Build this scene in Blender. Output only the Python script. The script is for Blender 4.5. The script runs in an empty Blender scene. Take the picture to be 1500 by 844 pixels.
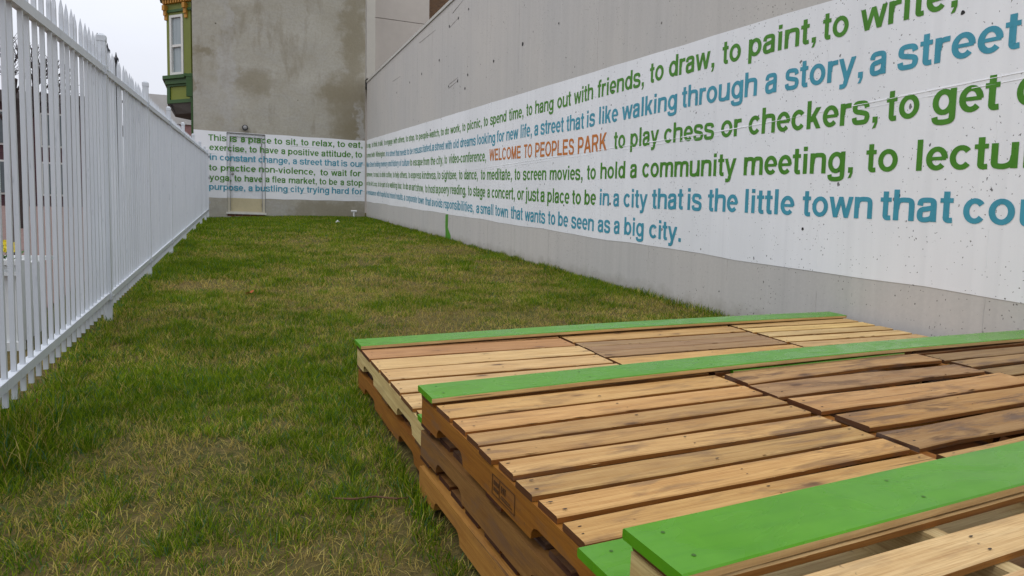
import bpy, math, random
import numpy as np
from mathutils import Vector, Matrix
random.seed(7)
rng = np.random.default_rng(11)
scene = bpy.context.scene
COL = scene.collection

# ------------------------------------------------------------------ camera
CAM_H = 1.018
cam_data = bpy.data.cameras.new("camera")
cam_data.sensor_width = 36.0
cam_data.lens = 1003.1 / 1500 * 36.0
cam_data.clip_start = 0.02
cam_data.clip_end = 2000
cam = bpy.data.objects.new("camera", cam_data)
COL.objects.link(cam)
RX = Vector((0.924704, -0.38009, 0.021306)); UX = Vector((0.010066, 0.080361, 0.996715)); FX = Vector((0.380554, 0.921452, -0.078136))
cam.matrix_world = Matrix(((RX.x, UX.x, -FX.x, 0), (RX.y, UX.y, -FX.y, 0), (RX.z, UX.z, -FX.z, CAM_H), (0, 0, 0, 1)))
scene.camera = cam

# ------------------------------------------------------------------ sky: flat bright overcast (zenith brighter than horizon)
SUN_ELEV, SUN_AZ = math.radians(58), math.radians(250)
world = bpy.data.worlds.new("World"); scene.world = world
world.use_nodes = True
wn = world.node_tree.nodes; wl = world.node_tree.links
wn.clear()
wo = wn.new('ShaderNodeOutputWorld'); bg = wn.new('ShaderNodeBackground')
sky = wn.new('ShaderNodeTexSky'); sky.sky_type = 'NISHITA'; sky.sun_disc = False
sky.sun_elevation = SUN_ELEV; sky.sun_rotation = SUN_AZ
tc = wn.new('ShaderNodeTexCoord'); sep = wn.new('ShaderNodeSeparateXYZ')
wl.new(tc.outputs['Generated'], sep.inputs[0])
mr = wn.new('ShaderNodeMapRange'); mr.inputs[1].default_value = 0.0; mr.inputs[2].default_value = 1.0
mr.inputs[3].default_value = 6.9; mr.inputs[4].default_value = 15.5
wl.new(sep.outputs['Z'], mr.inputs[0])
cl = wn.new('ShaderNodeTexNoise'); cl.inputs['Scale'].default_value = 2.2; cl.inputs['Detail'].default_value = 5
mpw = wn.new('ShaderNodeMapping'); mpw.inputs['Scale'].default_value = (1, 1, 2.5)
wl.new(tc.outputs['Generated'], mpw.inputs[0]); wl.new(mpw.outputs[0], cl.inputs['Vector'])
mr2 = wn.new('ShaderNodeMapRange'); mr2.inputs[1].default_value = 0.3; mr2.inputs[2].default_value = 0.7
mr2.inputs[3].default_value = 0.95; mr2.inputs[4].default_value = 1.05
wl.new(cl.outputs[0], mr2.inputs[0])
mu = wn.new('ShaderNodeMath'); mu.operation = 'MULTIPLY'
wl.new(mr.outputs[0], mu.inputs[0]); wl.new(mr2.outputs[0], mu.inputs[1])
vm = wn.new('ShaderNodeVectorMath'); vm.operation = 'SCALE'; vm.inputs[0].default_value = (0.94, 0.965, 1.05)
wl.new(mu.outputs[0], vm.inputs['Scale'])
mixw = wn.new('ShaderNodeMix'); mixw.data_type = 'RGBA'; mixw.inputs[0].default_value = 0.94
wl.new(sky.outputs[0], mixw.inputs[6]); wl.new(vm.outputs[0], mixw.inputs[7])
wl.new(mixw.outputs[2], bg.inputs[0]); bg.inputs[1].default_value = 0.1
wl.new(bg.outputs[0], wo.inputs[0])

sd = bpy.data.lights.new("sun", 'SUN'); sd.energy = 0.6; sd.angle = math.radians(25); sd.color = (1.0, 0.96, 0.9)
sun = bpy.data.objects.new("sun", sd); COL.objects.link(sun)
sdir = Vector((math.sin(SUN_AZ) * math.cos(SUN_ELEV), math.cos(SUN_AZ) * math.cos(SUN_ELEV), math.sin(SUN_ELEV)))
sun.rotation_euler = sdir.to_track_quat('Z', 'Y').to_euler()

scene.view_settings.view_transform = 'Standard'
scene.view_settings.look = 'None'
scene.view_settings.exposure = 0.13
scene.view_settings.gamma = 1.0

# ------------------------------------------------------------------ helpers
S_, C_ = 0.0635, 0.0129
def gz(x, y):
    """height of the sloping lawn"""
    return S_ * max(min(y, 26.0), -12.0) + C_ * max(min(x, 8.0), -8.0)
def dip(x, y):
    """the lawn sags a little in the far left corner"""
    return 0.11 * min(max((y - 14) / 7.5, 0), 1) * min(max((1.9 - x) / 2.8, 0), 1) * (1 if x > -1.3 else 0)
def wall_x(y): return 3.9359 + 0.0036 * y          # face of the long concrete wall
def fence_x(y): return -0.9015 + 0.0153 * y        # line of the white fence
def end_y(x): return 21.9101 + 0.0104 * x          # face of the building at the end

def thing(name, label, cat, loc=(0, 0, 0), group=None, rot=None):
    o = bpy.data.objects.new(name, None); COL.objects.link(o)
    o.location = loc; o.empty_display_size = 0.1
    if rot: o.rotation_euler = rot
    o['label'] = label; o['category'] = cat
    if group: o['group'] = group
    return o
def tag(o, label, cat, group=None):
    o['label'] = label; o['category'] = cat
    if group: o['group'] = group
    return o

class MB:
    """collects geometry for one mesh"""
    def __init__(s): s.v = []; s.f = []; s.mi = []
    def add(s, vs, fs, m=0):
        n = len(s.v); s.v += [tuple(v) for v in vs]
        s.f += [tuple(i + n for i in f) for f in fs]; s.mi += [m] * len(fs); return s
    def box(s, x0, x1, y0, y1, z0, z1, m=0):
        return s.add([(x0, y0, z0), (x1, y0, z0), (x1, y1, z0), (x0, y1, z0), (x0, y0, z1), (x1, y0, z1), (x1, y1, z1), (x0, y1, z1)],
                     [(0, 3, 2, 1), (4, 5, 6, 7), (0, 1, 5, 4), (1, 2, 6, 5), (2, 3, 7, 6), (3, 0, 4, 7)], m)
    def quad(s, a, b, c, d, m=0): return s.add([a, b, c, d], [(0, 1, 2, 3)], m)
    def hull8(s, lo, hi, m=0):
        """lo, hi: four corners each, counter-clockwise seen from above"""
        return s.add(list(lo) + list(hi), [(0, 3, 2, 1), (4, 5, 6, 7), (0, 1, 5, 4), (1, 2, 6, 5), (2, 3, 7, 6), (3, 0, 4, 7)], m)
    def tube(s, pts, rad, n=8, m=0):
        pts = [Vector(p) for p in pts]
        if not isinstance(rad, (list, tuple)): rad = [rad] * len(pts)
        rings = []
        for i, p in enumerate(pts):
            d = (pts[min(i + 1, len(pts) - 1)] - pts[max(i - 1, 0)]).normalized()
            a = Vector((0, 0, 1)) if abs(d.z) < 0.9 else Vector((1, 0, 0))
            u = d.cross(a).normalized(); w = d.cross(u)
            rings.append([p + (u * math.cos(2 * math.pi * k / n) + w * math.sin(2 * math.pi * k / n)) * rad[i] for k in range(n)])
        vs = [v for r in rings for v in r]; fs = []
        for i in range(len(pts) - 1):
            for k in range(n):
                a = i * n + k; b = i * n + (k + 1) % n
                fs.append((a, b, b + n, a + n))
        fs.append(tuple(range(n))[::-1]); fs.append(tuple(range((len(pts) - 1) * n, len(pts) * n)))
        return s.add(vs, fs, m)
    def prism(s, prof, axis, a, b, m=0):
        """closed profile [(u,v)] swept along axis 0/1/2 from a to b"""
        def P(u, v, t):
            return [(t, u, v), (u, t, v), (u, v, t)][axis]
        n = len(prof)
        vs = [P(u, v, a) for u, v in prof] + [P(u, v, b) for u, v in prof]
        fs = [tuple(range(n)), tuple(range(n, 2 * n))[::-1]] + [(i, i + n, (i + 1) % n + n, (i + 1) % n) for i in range(n)]
        return s.add(vs, fs, m)
    def mesh(s, name, mats, off=(0, 0, 0)):
        me = bpy.data.meshes.new(name)
        ox, oy, oz = off
        me.from_pydata([(x - ox, y - oy, z - oz) for x, y, z in s.v], [], s.f)
        for m in (mats if isinstance(mats, (list, tuple)) else [mats]): me.materials.append(m)
        if any(s.mi): me.polygons.foreach_set('material_index', s.mi)
        me.update()
        return me
    def obj(s, name, mats, parent=None, off=None):
        if off is None:
            off = (0, 0, 0)
            q = parent
            while q is not None:
                off = tuple(a + b for a, b in zip(off, q.location)); q = q.parent
        o = bpy.data.objects.new(name, s.mesh(name, mats, off)); COL.objects.link(o)
        if parent: o.parent = parent
        return o
def link_mesh(name, me, parent, loc=(0, 0, 0), rot=None, color=None):
    o = bpy.data.objects.new(name, me); COL.objects.link(o); o.parent = parent; o.location = loc
    if rot: o.rotation_euler = rot
    if color: o.color = color
    return o
def bevel(o, w=0.003, seg=1):
    m = o.modifiers.new("edges", 'BEVEL'); m.width = w; m.segments = seg; m.limit_method = 'ANGLE'; m.angle_limit = math.radians(40)
    return o

# ------------------------------------------------------------------ materials
class NT:
    def __init__(s, name):
        s.mat = bpy.data.materials.new(name); s.mat.use_nodes = True
        s.t = s.mat.node_tree; s.n = s.t.nodes; s.n.clear()
        s.out = s.n.new('ShaderNodeOutputMaterial'); s.b = s.n.new('ShaderNodeBsdfPrincipled')
        s.l(s.b.outputs[0], s.out.inputs[0])
    def l(s, a, b): s.t.links.new(a, b)
    def set(s, sock, v):
        if hasattr(v, 'is_output') or hasattr(v, 'links'): s.l(v, sock)
        else: sock.default_value = v
    def pos(s):
        return s.n.new('ShaderNodeNewGeometry').outputs['Position']
    def objc(s): return s.n.new('ShaderNodeTexCoord').outputs['Object']
    def mapping(s, vec, scale=(1, 1, 1), loc=(0, 0, 0)):
        m = s.n.new('ShaderNodeMapping'); m.inputs['Scale'].default_value = scale
        s.set(m.inputs['Location'], loc); s.l(vec, m.inputs[0]); return m.outputs[0]
    def noise(s, vec, scale, detail=4, rough=0.55, dist=0.0, col=False):
        m = s.n.new('ShaderNodeTexNoise'); m.inputs['Scale'].default_value = scale; m.inputs['Detail'].default_value = detail
        m.inputs['Roughness'].default_value = rough; m.inputs['Distortion'].default_value = dist
        s.l(vec, m.inputs['Vector']); return m.outputs[1 if col else 0]
    def vor(s, vec, scale, out='Distance', rand=1.0):
        m = s.n.new('ShaderNodeTexVoronoi'); m.inputs['Scale'].default_value = scale; m.inputs['Randomness'].default_value = rand
        s.l(vec, m.inputs['Vector']); return m.outputs[out]
    def mrange(s, v, a, b, c=0.0, d=1.0, smooth=False):
        m = s.n.new('ShaderNodeMapRange'); m.clamp = True
        if smooth: m.interpolation_type = 'SMOOTHSTEP'
        s.set(m.inputs[0], v); m.inputs[1].default_value = a; m.inputs[2].default_value = b
        s.set(m.inputs[3], c); s.set(m.inputs[4], d); return m.outputs[0]
    def math(s, op, a, b=0.0, c=None):
        m = s.n.new('ShaderNodeMath'); m.operation = op; s.set(m.inputs[0], a); s.set(m.inputs[1], b)
        if c is not None: s.set(m.inputs[2], c)
        return m.outputs[0]
    def mix(s, f, a, b, mode='MIX'):
        m = s.n.new('ShaderNodeMix'); m.data_type = 'RGBA'; m.blend_type = mode
        s.set(m.inputs[0], f)
        for i, v in ((6, a), (7, b)):
            if isinstance(v, tuple) and len(v) == 3: v = v + (1,)
            s.set(m.inputs[i], v)
        return m.outputs[2]
    def sep(s, v):
        m = s.n.new('ShaderNodeSeparateXYZ'); s.l(v, m.inputs[0]); return m.outputs
    def color(s, v):
        if isinstance(v, tuple) and len(v) == 3: v = v + (1,)
        s.set(s.b.inputs['Base Color'], v); return s
    def rough(s, v, spec=0.35):
        s.set(s.b.inputs['Roughness'], v); s.b.inputs['Specular IOR Level'].default_value = spec; return s
    def bump(s, h, strength=0.4, dist=0.004):
        m = s.n.new('ShaderNodeBump'); m.inputs['Strength'].default_value = strength; m.inputs['Distance'].default_value = dist
        s.l(h, m.inputs['Height']); s.l(m.outputs[0], s.b.inputs['Normal']); return s

def plain(name, col, rough=0.6, var=0.08, scale=20, spec=0.3, metal=0.0):
    m = NT(name); p = m.pos()
    n = m.noise(p, scale, 4); n2 = m.noise(p, scale * 0.13, 2)
    k = m.math('ADD', m.mrange(n, 0.3, 0.7, -var, var), m.mrange(n2, 0.3, 0.7, -var, var))
    c = m.mix(1.0, col, (1, 1, 1), 'MULTIPLY')
    hs = m.n.new('ShaderNodeHueSaturation'); m.l(c, hs.inputs['Color']); m.l(m.math('ADD', k, 1.0), hs.inputs['Value'])
    m.color(hs.outputs[0]).rough(rough, spec); m.b.inputs['Metallic'].default_value = metal
    m.bump(n, 0.12, 0.002)
    return m.mat

def pits(m, p, dens=1.0):
    """bug holes of cast concrete: scattered, of many sizes, in loose swarms; returns mask"""
    wob = m.noise(p, 60, 3, .6); p2 = m.n.new('ShaderNodeVectorMath'); p2.operation = 'MULTIPLY_ADD'
    m.l(m.noise(p, 40, 3, .6, col=True), p2.inputs[0]); p2.inputs[1].default_value = (.03, .03, .03); m.l(p, p2.inputs[2]); q = p2.outputs[0]
    sw = m.noise(p, 1.1, 4, 0.65); sw2 = m.noise(m.mapping(p, (1, 1, 1), (9, 4, 2)), 2.0, 3)
    def layer(scale, loc, lo, hi, keep):
        v = m.n.new('ShaderNodeTexVoronoi'); v.inputs['Scale'].default_value = scale; m.l(m.mapping(q, (1, 1, 1), loc), v.inputs['Vector'])
        rnd = m.sep(v.outputs['Color'])
        r_ = m.math('MULTIPLY', m.mrange(rnd[0], 1 - keep, 1.0, lo, hi), m.math('GREATER_THAN', rnd[0], 1 - keep))
        r_ = m.math('MULTIPLY', r_, m.mrange(sw if scale < 20 else sw2, .36, .60, .45, 1.1))
        return m.math('LESS_THAN', v.outputs['Distance'], m.math('MULTIPLY', r_, dens))
    k1 = layer(9, (3.1, 1.7, .4), .04, .115, .28); k2 = layer(22, (0, .3, 2.2), .08, .22, .30); k3 = layer(48, (5, 1, .2), .12, .26, .22)
    return m.math('MAXIMUM', m.math('MAXIMUM', k1, k2), k3)

def concrete_wall_mat(name, base, painted=False):
    m = NT(name); p = m.pos()
    streak = m.noise(m.mapping(p, (1, 5.5, 0.22)), 2.0, 5, 0.6)
    fine = m.noise(p, 45, 4, 0.6); big = m.noise(m.mapping(p, (1, 1, 0.7)), 0.55, 4, 0.6)
    vline = m.noise(m.mapping(p, (0.2, 1, 0.01)), 9.0, 2, 0.7)
    k = pits(m, m.mapping(p, (0.0, 1, 0.85)), 1.0)
    if painted:
        c = m.mix(m.mrange(streak, 0.35, 0.72, 0, 0.35), base, tuple(v * 0.86 for v in base))
        c = m.mix(m.mrange(big, 0.42, 0.66, 0, 0.35), c, (0.60, 0.615, 0.63))
        c = m.mix(m.mrange(vline, 0.56, 0.66, 0, 0.12), c, (0.52, 0.53, 0.55))
        dark = (0.04, 0.037, 0.034)
    else:
        c = m.mix(m.mrange(streak, 0.3, 0.7, 0, 0.5), base, tuple(v * 0.8 for v in base))
        c = m.mix(m.mrange(big, 0.4, 0.68, 0, 0.45), c, (base[0] * 1.14, base[1] * 1.1, base[2] * 1.04))
        c = m.mix(m.mrange(vline, 0.54, 0.64, 0, 0.12), c, tuple(v * 0.72 for v in base))
        c = m.mix(m.mrange(fine, 0.35, 0.75, 0, 0.18), c, tuple(v * 0.6 for v in base))
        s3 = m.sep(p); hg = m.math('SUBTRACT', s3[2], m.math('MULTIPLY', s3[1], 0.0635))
        foot_tone = m.math('MULTIPLY', m.mrange(m.math('ADD', hg, m.math('MULTIPLY', m.noise(p, 5, 5, .7), -0.30)), -.10, .05, 1, 0), .45)
        c = m.mix(foot_tone, c, (0.17, 0.145, 0.10))  # browner and darker towards the wall foot, edge broken by noise
        dark = (0.075, 0.068, 0.06)
    c = m.mix(m.math('MULTIPLY', k, 0.82), c, dark)
    m.color(c).rough(0.55 if painted else 0.8, 0.3)
    h = m.math('SUBTRACT', m.math('ADD', m.math('MULTIPLY', fine, 0.25), m.math('MULTIPLY', streak, 0.5)), k)
    m.bump(h, 0.5, 0.004)
    return m.mat

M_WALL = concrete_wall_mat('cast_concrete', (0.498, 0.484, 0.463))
M_BAND = concrete_wall_mat('white_wall_paint', (0.80, 0.81, 0.83), True)

def letter_paint(name, col):
    m = NT(name); p = m.pos()
    st = m.noise(m.mapping(p, (1, 2.2, 0.8)), 7, 4, 0.65); k = pits(m, m.mapping(p, (0.0, 1, 0.8)), 0.8)
    c = m.mix(m.mrange(st, 0.35, 0.7, 0, 0.55), col, tuple(min(1, v * 1.35 + 0.012) for v in col))
    edge = m.noise(p, 28, 3, 0.6)
    c = m.mix(m.mrange(edge, 0.62, 0.75, 0, 0.35), c, tuple(v * 0.7 for v in col))
    c = m.mix(m.math('MULTIPLY', k, 0.6), c, (0.03, 0.03, 0.03))
    m.color(c).rough(0.5, 0.3).bump(st, 0.15, 0.002)
    return m.mat
M_TXT = {'g': letter_paint('green_letter_paint', (0.052, 0.195, 0.010)),
         'b': letter_paint('blue_letter_paint', (0.045, 0.255, 0.345)),
         'o': letter_paint('orange_letter_paint', (0.47, 0.145, 0.018))}

# ------------------------------------------------------------------ ground
def lawn_soil():
    m = NT('thatch_and_soil'); p = m.pos()
    n1 = m.noise(p, 1.1, 4, 0.6); n2 = m.noise(m.mapping(p, (1, 1, 1), (5, 2, 0)), 24, 5, 0.7); n3 = m.noise(p, 130, 3, 0.7)
    c = m.mix(m.mrange(n1, 0.38, 0.62), (0.11, 0.085, 0.03), (0.05, 0.065, 0.015))
    c = m.mix(m.mrange(n2, 0.42, 0.68, 0, 0.75), c, (0.20, 0.15, 0.06))
    c = m.mix(m.mrange(n3, 0.5, 0.75, 0, 0.7), c, (0.03, 0.028, 0.012))
    m.color(c).rough(0.95, 0.1).bump(m.math('ADD', n2, m.math('MULTIPLY', n3, 0.5)), 0.8, 0.02)
    return m.mat
def grid_sheet(name, xs, ys, dz, mat):
    vs = [(x, y, gz(x, y) - dip(x, y) + dz) for y in ys for x in xs]
    nx = len(xs); fs = [(j * nx + i, j * nx + i + 1, (j + 1) * nx + i + 1, (j + 1) * nx + i) for j in range(len(ys) - 1) for i in range(nx - 1)]
    o = MB().add(vs, fs).obj(name, mat); o['kind'] = 'structure'; return o
grid_sheet('ground', [-400, -60, -20, -8, -1.31, -1.2, -.9, 0, 1, 1.9, 4.2, 8, 60, 400], [-400, -60, -12, 0, 5, 10, 14, 18, 21.5, 22, 26, 60, 400], -0.012, lawn_soil())
def pavers():
    m = NT('brick_paving'); p = m.pos()
    b = m.n.new('ShaderNodeTexBrick'); b.inputs['Scale'].default_value = 4.5
    b.inputs['Color1'].default_value = (0.19, 0.105, 0.085, 1); b.inputs['Color2'].default_value = (0.14, 0.08, 0.07, 1)
    b.inputs['Mortar'].default_value = (0.10, 0.09, 0.08, 1); b.inputs['Mortar Size'].default_value = 0.012
    m.l(p, b.inputs['Vector'])
    n = m.noise(p, 9, 4); c = m.mix(m.mrange(n, 0.4, 0.7, 0, 0.4), b.outputs[0], (0.22, 0.19, 0.17))
    m.color(c).rough(0.85, 0.3).bump(b.outputs[1], -0.3, 0.004)
    return m.mat
grid_sheet('pavement', [-30, -8, -1.30], [-12, 0, 5, 10, 15, 20, 26, 60], 0.004, pavers())
# ------------------------------------------------------------------ long concrete wall on the right
wall = thing('concrete_wall', 'long grey cast concrete wall with painted white band of green, blue and orange writing', 'wall', (wall_x(10), 10, gz(wall_x(10), 10)))
def wtop(y): return 5.123 + 0.0232 * y
mb = MB(); Y0, Y1 = -4.0, 21.94
ys = [Y0, 2, 6, 10, 14, 18, Y1]
for a, b in zip(ys[:-1], ys[1:]):
    xa, xb = wall_x(a), wall_x(b)
    mb.quad((xa, a, -0.8), (xa, a, wtop(a)), (xb, b, wtop(b)), (xb, b, -0.8))
    mb.quad((xa + .35, a, -0.8), (xb + .35, b, -0.8), (xb + .35, b, wtop(b)), (xa + .35, a, wtop(a)))
    mb.quad((xa, a, wtop(a)), (xa + .35, a, wtop(a)), (xb + .35, b, wtop(b)), (xb, b, wtop(b)))
for y in (Y0, Y1):
    x = wall_x(y); mb.quad((x, y, -0.8), (x + .35, y, -0.8), (x + .35, y, wtop(y)), (x, y, wtop(y)))
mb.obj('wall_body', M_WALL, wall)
M_FLASH = plain('pale_metal_flashing', (0.50, 0.49, 0.46), 0.5, 0.06)
M_DARK = plain('dark_joint', (0.03, 0.03, 0.03), 0.8, 0.1)
mb = MB()
for a, b in ((-4, 5.2), (5.21, 9.8), (9.81, 13.9), (13.91, 17.6), (17.61, 21.9)):
    mb.hull8([(wall_x(a) - .022, a, wtop(a) + .002), (wall_x(a) + .39, a, wtop(a) + .002), (wall_x(b) + .39, b, wtop(b) + .002), (wall_x(b) - .022, b, wtop(b) + .002)],
             [(wall_x(a) - .022, a, wtop(a) + .065), (wall_x(a) + .39, a, wtop(a) + .085), (wall_x(b) + .39, b, wtop(b) + .085), (wall_x(b) - .022, b, wtop(b) + .065)])
mb.obj('coping', M_FLASH, wall)
# form seams and the lift joint, cast proud as thin fins
mb = MB()
for y in (-1.2, -.1, 1.35, 2.55, 3.755, 4.735, 5.95, 7.15, 8.35, 9.55, 10.75, 11.95, 13.15, 14.35, 15.55, 16.75, 17.95, 19.15, 20.35):
    n = 14
    for k in range(n):
        z0 = -0.1 + (wtop(y) + .1) * k / n; z1 = -0.1 + (wtop(y) + .1) * (k + 1) / n - 0.002
        if random.random() < 0.45: continue
        w = random.uniform(.0012, .003); j = random.uniform(-.003, .003)
        mb.box(wall_x(y) - random.uniform(.0018, .0027), wall_x(y) + .01, y - w + j, y + w + j, z0, z1)
mb.obj('form_seam', M_WALL, wall)
mb = MB()
for y in (1.35, 2.55, 3.755, 4.735, 5.95, 7.15, 8.35, 9.55, 10.75, 11.95):
    for k in range(26):
        if random.random() < .35: continue
        z0 = gz(3.95, y) + .53 + 1.86 * k / 26; j = random.uniform(-.004, .004); w = random.uniform(.001, .0028)
        mb.box(wall_x(y) - random.uniform(.0036, .005), wall_x(y) - .002, y - w + j, y + w + j, z0, z0 + 1.86 / 26 - .003)
SEAM = mb
mb = MB()
yy = -3.0
while yy < 21.5:
    L = random.uniform(.25, .6); zz = 1.945 + max(0, yy - 4.7) * .0285
    zz2 = 1.945 + max(0, yy + L - 4.7) * .0285
    x = wall_x(yy)
    for o_, t in ((0, .006), (-.035, .003)):
        if o_ and random.random() < .35: continue
        q = random.uniform(.002, t)
        mb.hull8([(x - .0033 - q * .35, yy, zz + o_ - q), (x + .01, yy, zz + o_ - q), (x + .01, yy + L - .003, zz2 + o_ - q), (x - .0033 - q * .35, yy + L - .003, zz2 + o_ - q)],
                 [(x - .0032, yy, zz + o_ + q), (x + .01, yy, zz + o_ + q), (x + .01, yy + L - .003, zz2 + o_ + q), (x - .0032, yy + L - .003, zz2 + o_ + q)])
    yy += L
mb.obj('lift_joint', M_BAND, wall); SEAM.obj('painted_seam', M_BAND, wall)

BB, BT = 0.512, 2.424      # bottom and top of the painted band above the lawn
mb = MB()
N = 60
for k in range(N):
    a = -4 + (21.905 + 4) * k / N; b = -4 + (21.905 + 4) * (k + 1) / N
    def bt(y):  # hand-cut edge wavers a little
        return BT + 0.002 * math.sin(y * 3.1) + .002 * math.sin(y * 7.7)
    def bb(y): return BB + 0.007 * math.sin(y * 2.3 + 1) + .004 * math.sin(y * 9.1) - 0.012 * max(0, 1 - abs(y - 7) / 7)
    xa, xb = wall_x(a) - .003, wall_x(b) - .003
    mb.quad((xa, a, gz(xa, a) + bb(a)), (xa, a, gz(xa, a) + bt(a)), (xb, b, gz(xb, b) + bt(b)), (xb, b, gz(xb, b) + bb(b)))
band = mb.obj('painted_band', M_BAND, wall)

# tie holes: shallow discs on the face, hole shade put into their dark colour
mb = MB()
holes = [(5.338, 2.593), (6.768, 2.634), (4.712, 2.58), (4.706, 1.328), (5.312, 1.346), (6.747, 1.383), (7.913, 1.403), (3.131, 1.317), (2.792, 2.354), (2.451, 1.457), (3.912, 1.105), (13.231, 2.044),
         (12.53, 5.01), (13.1, 5.01), (13.78, 4.52), (15.18, 4.53), (16.3, 4.56), (11.93, 5.0), (11.92, 3.85), (12.52, 3.86), (13.1, 3.87), (12.07, 3.64), (17.69, 4.57),
         (10.6, 3.8), (9.4, 3.78), (9.9, 4.9), (8.2, 3.75), (7.0, 3.72), (6.2, 3.7), (14.4, 3.2), (16.9, 3.3), (5.1, 3.66), (1.9, 1.30), (1.6, 2.4)]
for y, z in holes:
    r = random.uniform(.011, .017) * (1 if y < 9 else 1.9); x = wall_x(y) - .0046; n = 9
    vs = [(x, y + r * math.cos(6.283 * k / n) * random.uniform(.8, 1.15), z + r * math.sin(6.283 * k / n) * random.uniform(.8, 1.15)) for k in range(n)]
    vs += [(x + .0012, y + (vy - y) * .55, z + (vz - z) * .55) for _, vy, vz in vs]
    mb.add(vs, [(k, (k + 1) % n, (k + 1) % n + n, k + n) for k in range(n)] + [tuple(range(n, 2 * n))])
th = mb.obj('tie_hole', M_DARK, wall)
# thin scored rectangles left by form patches high on the wall
mb = MB()
for (ya, za, yb, zb) in ((12.53, 5.01, 13.1, 4.98), (12.52, 3.86, 13.1, 3.83), (12.5, 3.92, 13.08, 3.9), (11.9, 5.28, 12.9, 5.2), (14.1, 5.2, 15.4, 5.26), (17.3, 4.9, 18.2, 4.95)):
    x = wall_x(ya) - .002
    mb.hull8([(x, ya, za), (x + .01, ya, za), (x + .01, yb, zb), (x, yb, zb)], [(x, ya, za + .008), (x + .01, ya, za + .008), (x + .01, yb, zb + .008), (x, yb, zb + .008)])
mb.obj('form_mark', plain('score_mark', (0.30, 0.285, 0.27), 0.9), wall)
# green drip of spilt paint below the band
mb = MB(); yd = 13.1
pr = [(yd + .09, gz(3.98, yd) + .50), (yd - .09, gz(3.98, yd) + .50), (yd - .08, gz(3.98, yd) + .24), (yd - .28, gz(3.98, yd) + .08), (yd - .26, gz(3.98, yd) - .05), (yd + .09, gz(3.98, yd) - .05), (yd + .07, gz(3.98, yd) + .12), (yd + .10, gz(3.98, yd) + .3)]
mb.add([(wall_x(y) - .0035, y, z) for y, z in pr], [tuple(range(len(pr)))])
mb.obj('paint_spill', plain('spilt_green_paint', (0.07, 0.25, 0.02), 0.45, .1), wall)

# ------------------------------------------------------------------ lettering: a plain bold grotesque drawn with an elliptical pen
PV, PH_ = .098, .080       # half thickness of upright and level strokes (unit: ascender height)
XH = .74
def _arc(cx, cy, rx, ry, a0, a1, n=14):
    return [(cx + rx * math.cos(math.radians(a0 + (a1 - a0) * i / n)), cy + ry * math.sin(math.radians(a0 + (a1 - a0) * i / n))) for i in range(n + 1)]
def _smooth(p, it=2):
    for _ in range(it):
        q = [p[0]]
        for a, b in zip(p[:-1], p[1:]): q += [(a[0] * .75 + b[0] * .25, a[1] * .75 + b[1] * .25), (a[0] * .25 + b[0] * .75, a[1] * .25 + b[1] * .75)]
        p = q + [p[-1]]
    return p
def _bowl(cx, rx=.262, cy=.37, ry=.297): return ('r', _arc(cx, cy, rx, ry, 0, 360, 22))
def _P(x0, y0, x1, y1, w=.20): return ('q', [(x0 - w / 2, y0), (x0 + w / 2, y0), (x1 + w / 2, y1), (x1 - w / 2, y1)])
def _B(x0, x1, y0, y1): return ('q', [(x0, y0), (x1, y0), (x1, y1), (x0, y1)])
def _S(*p): return ('r', _smooth(list(p), 2))
_arch = lambda x0, x1: [('r', _smooth([(x0 + .02, .36), (x0 + .03, .56), (x0 + .13, .66), ((x0 + x1) / 2 + .03, .667), (x1 - .03, .65), (x1, .53), (x1, .40)], 2) + [(x1, 0)])]
_st = lambda x, y0, y1: _B(x - PV, x + PV, y0, y1)
_s = lambda k, ox, w: _S(*[(ox + w * x, k * y) for x, y in [(.64, .52), (.60, .66), (.40, .69), (.17, .68), (.13, .54), (.16, .42), (.40, .375), (.64, .32), (.66, .19), (.60, .06), (.38, .05), (.15, .06), (.12, .22)]])
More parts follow.
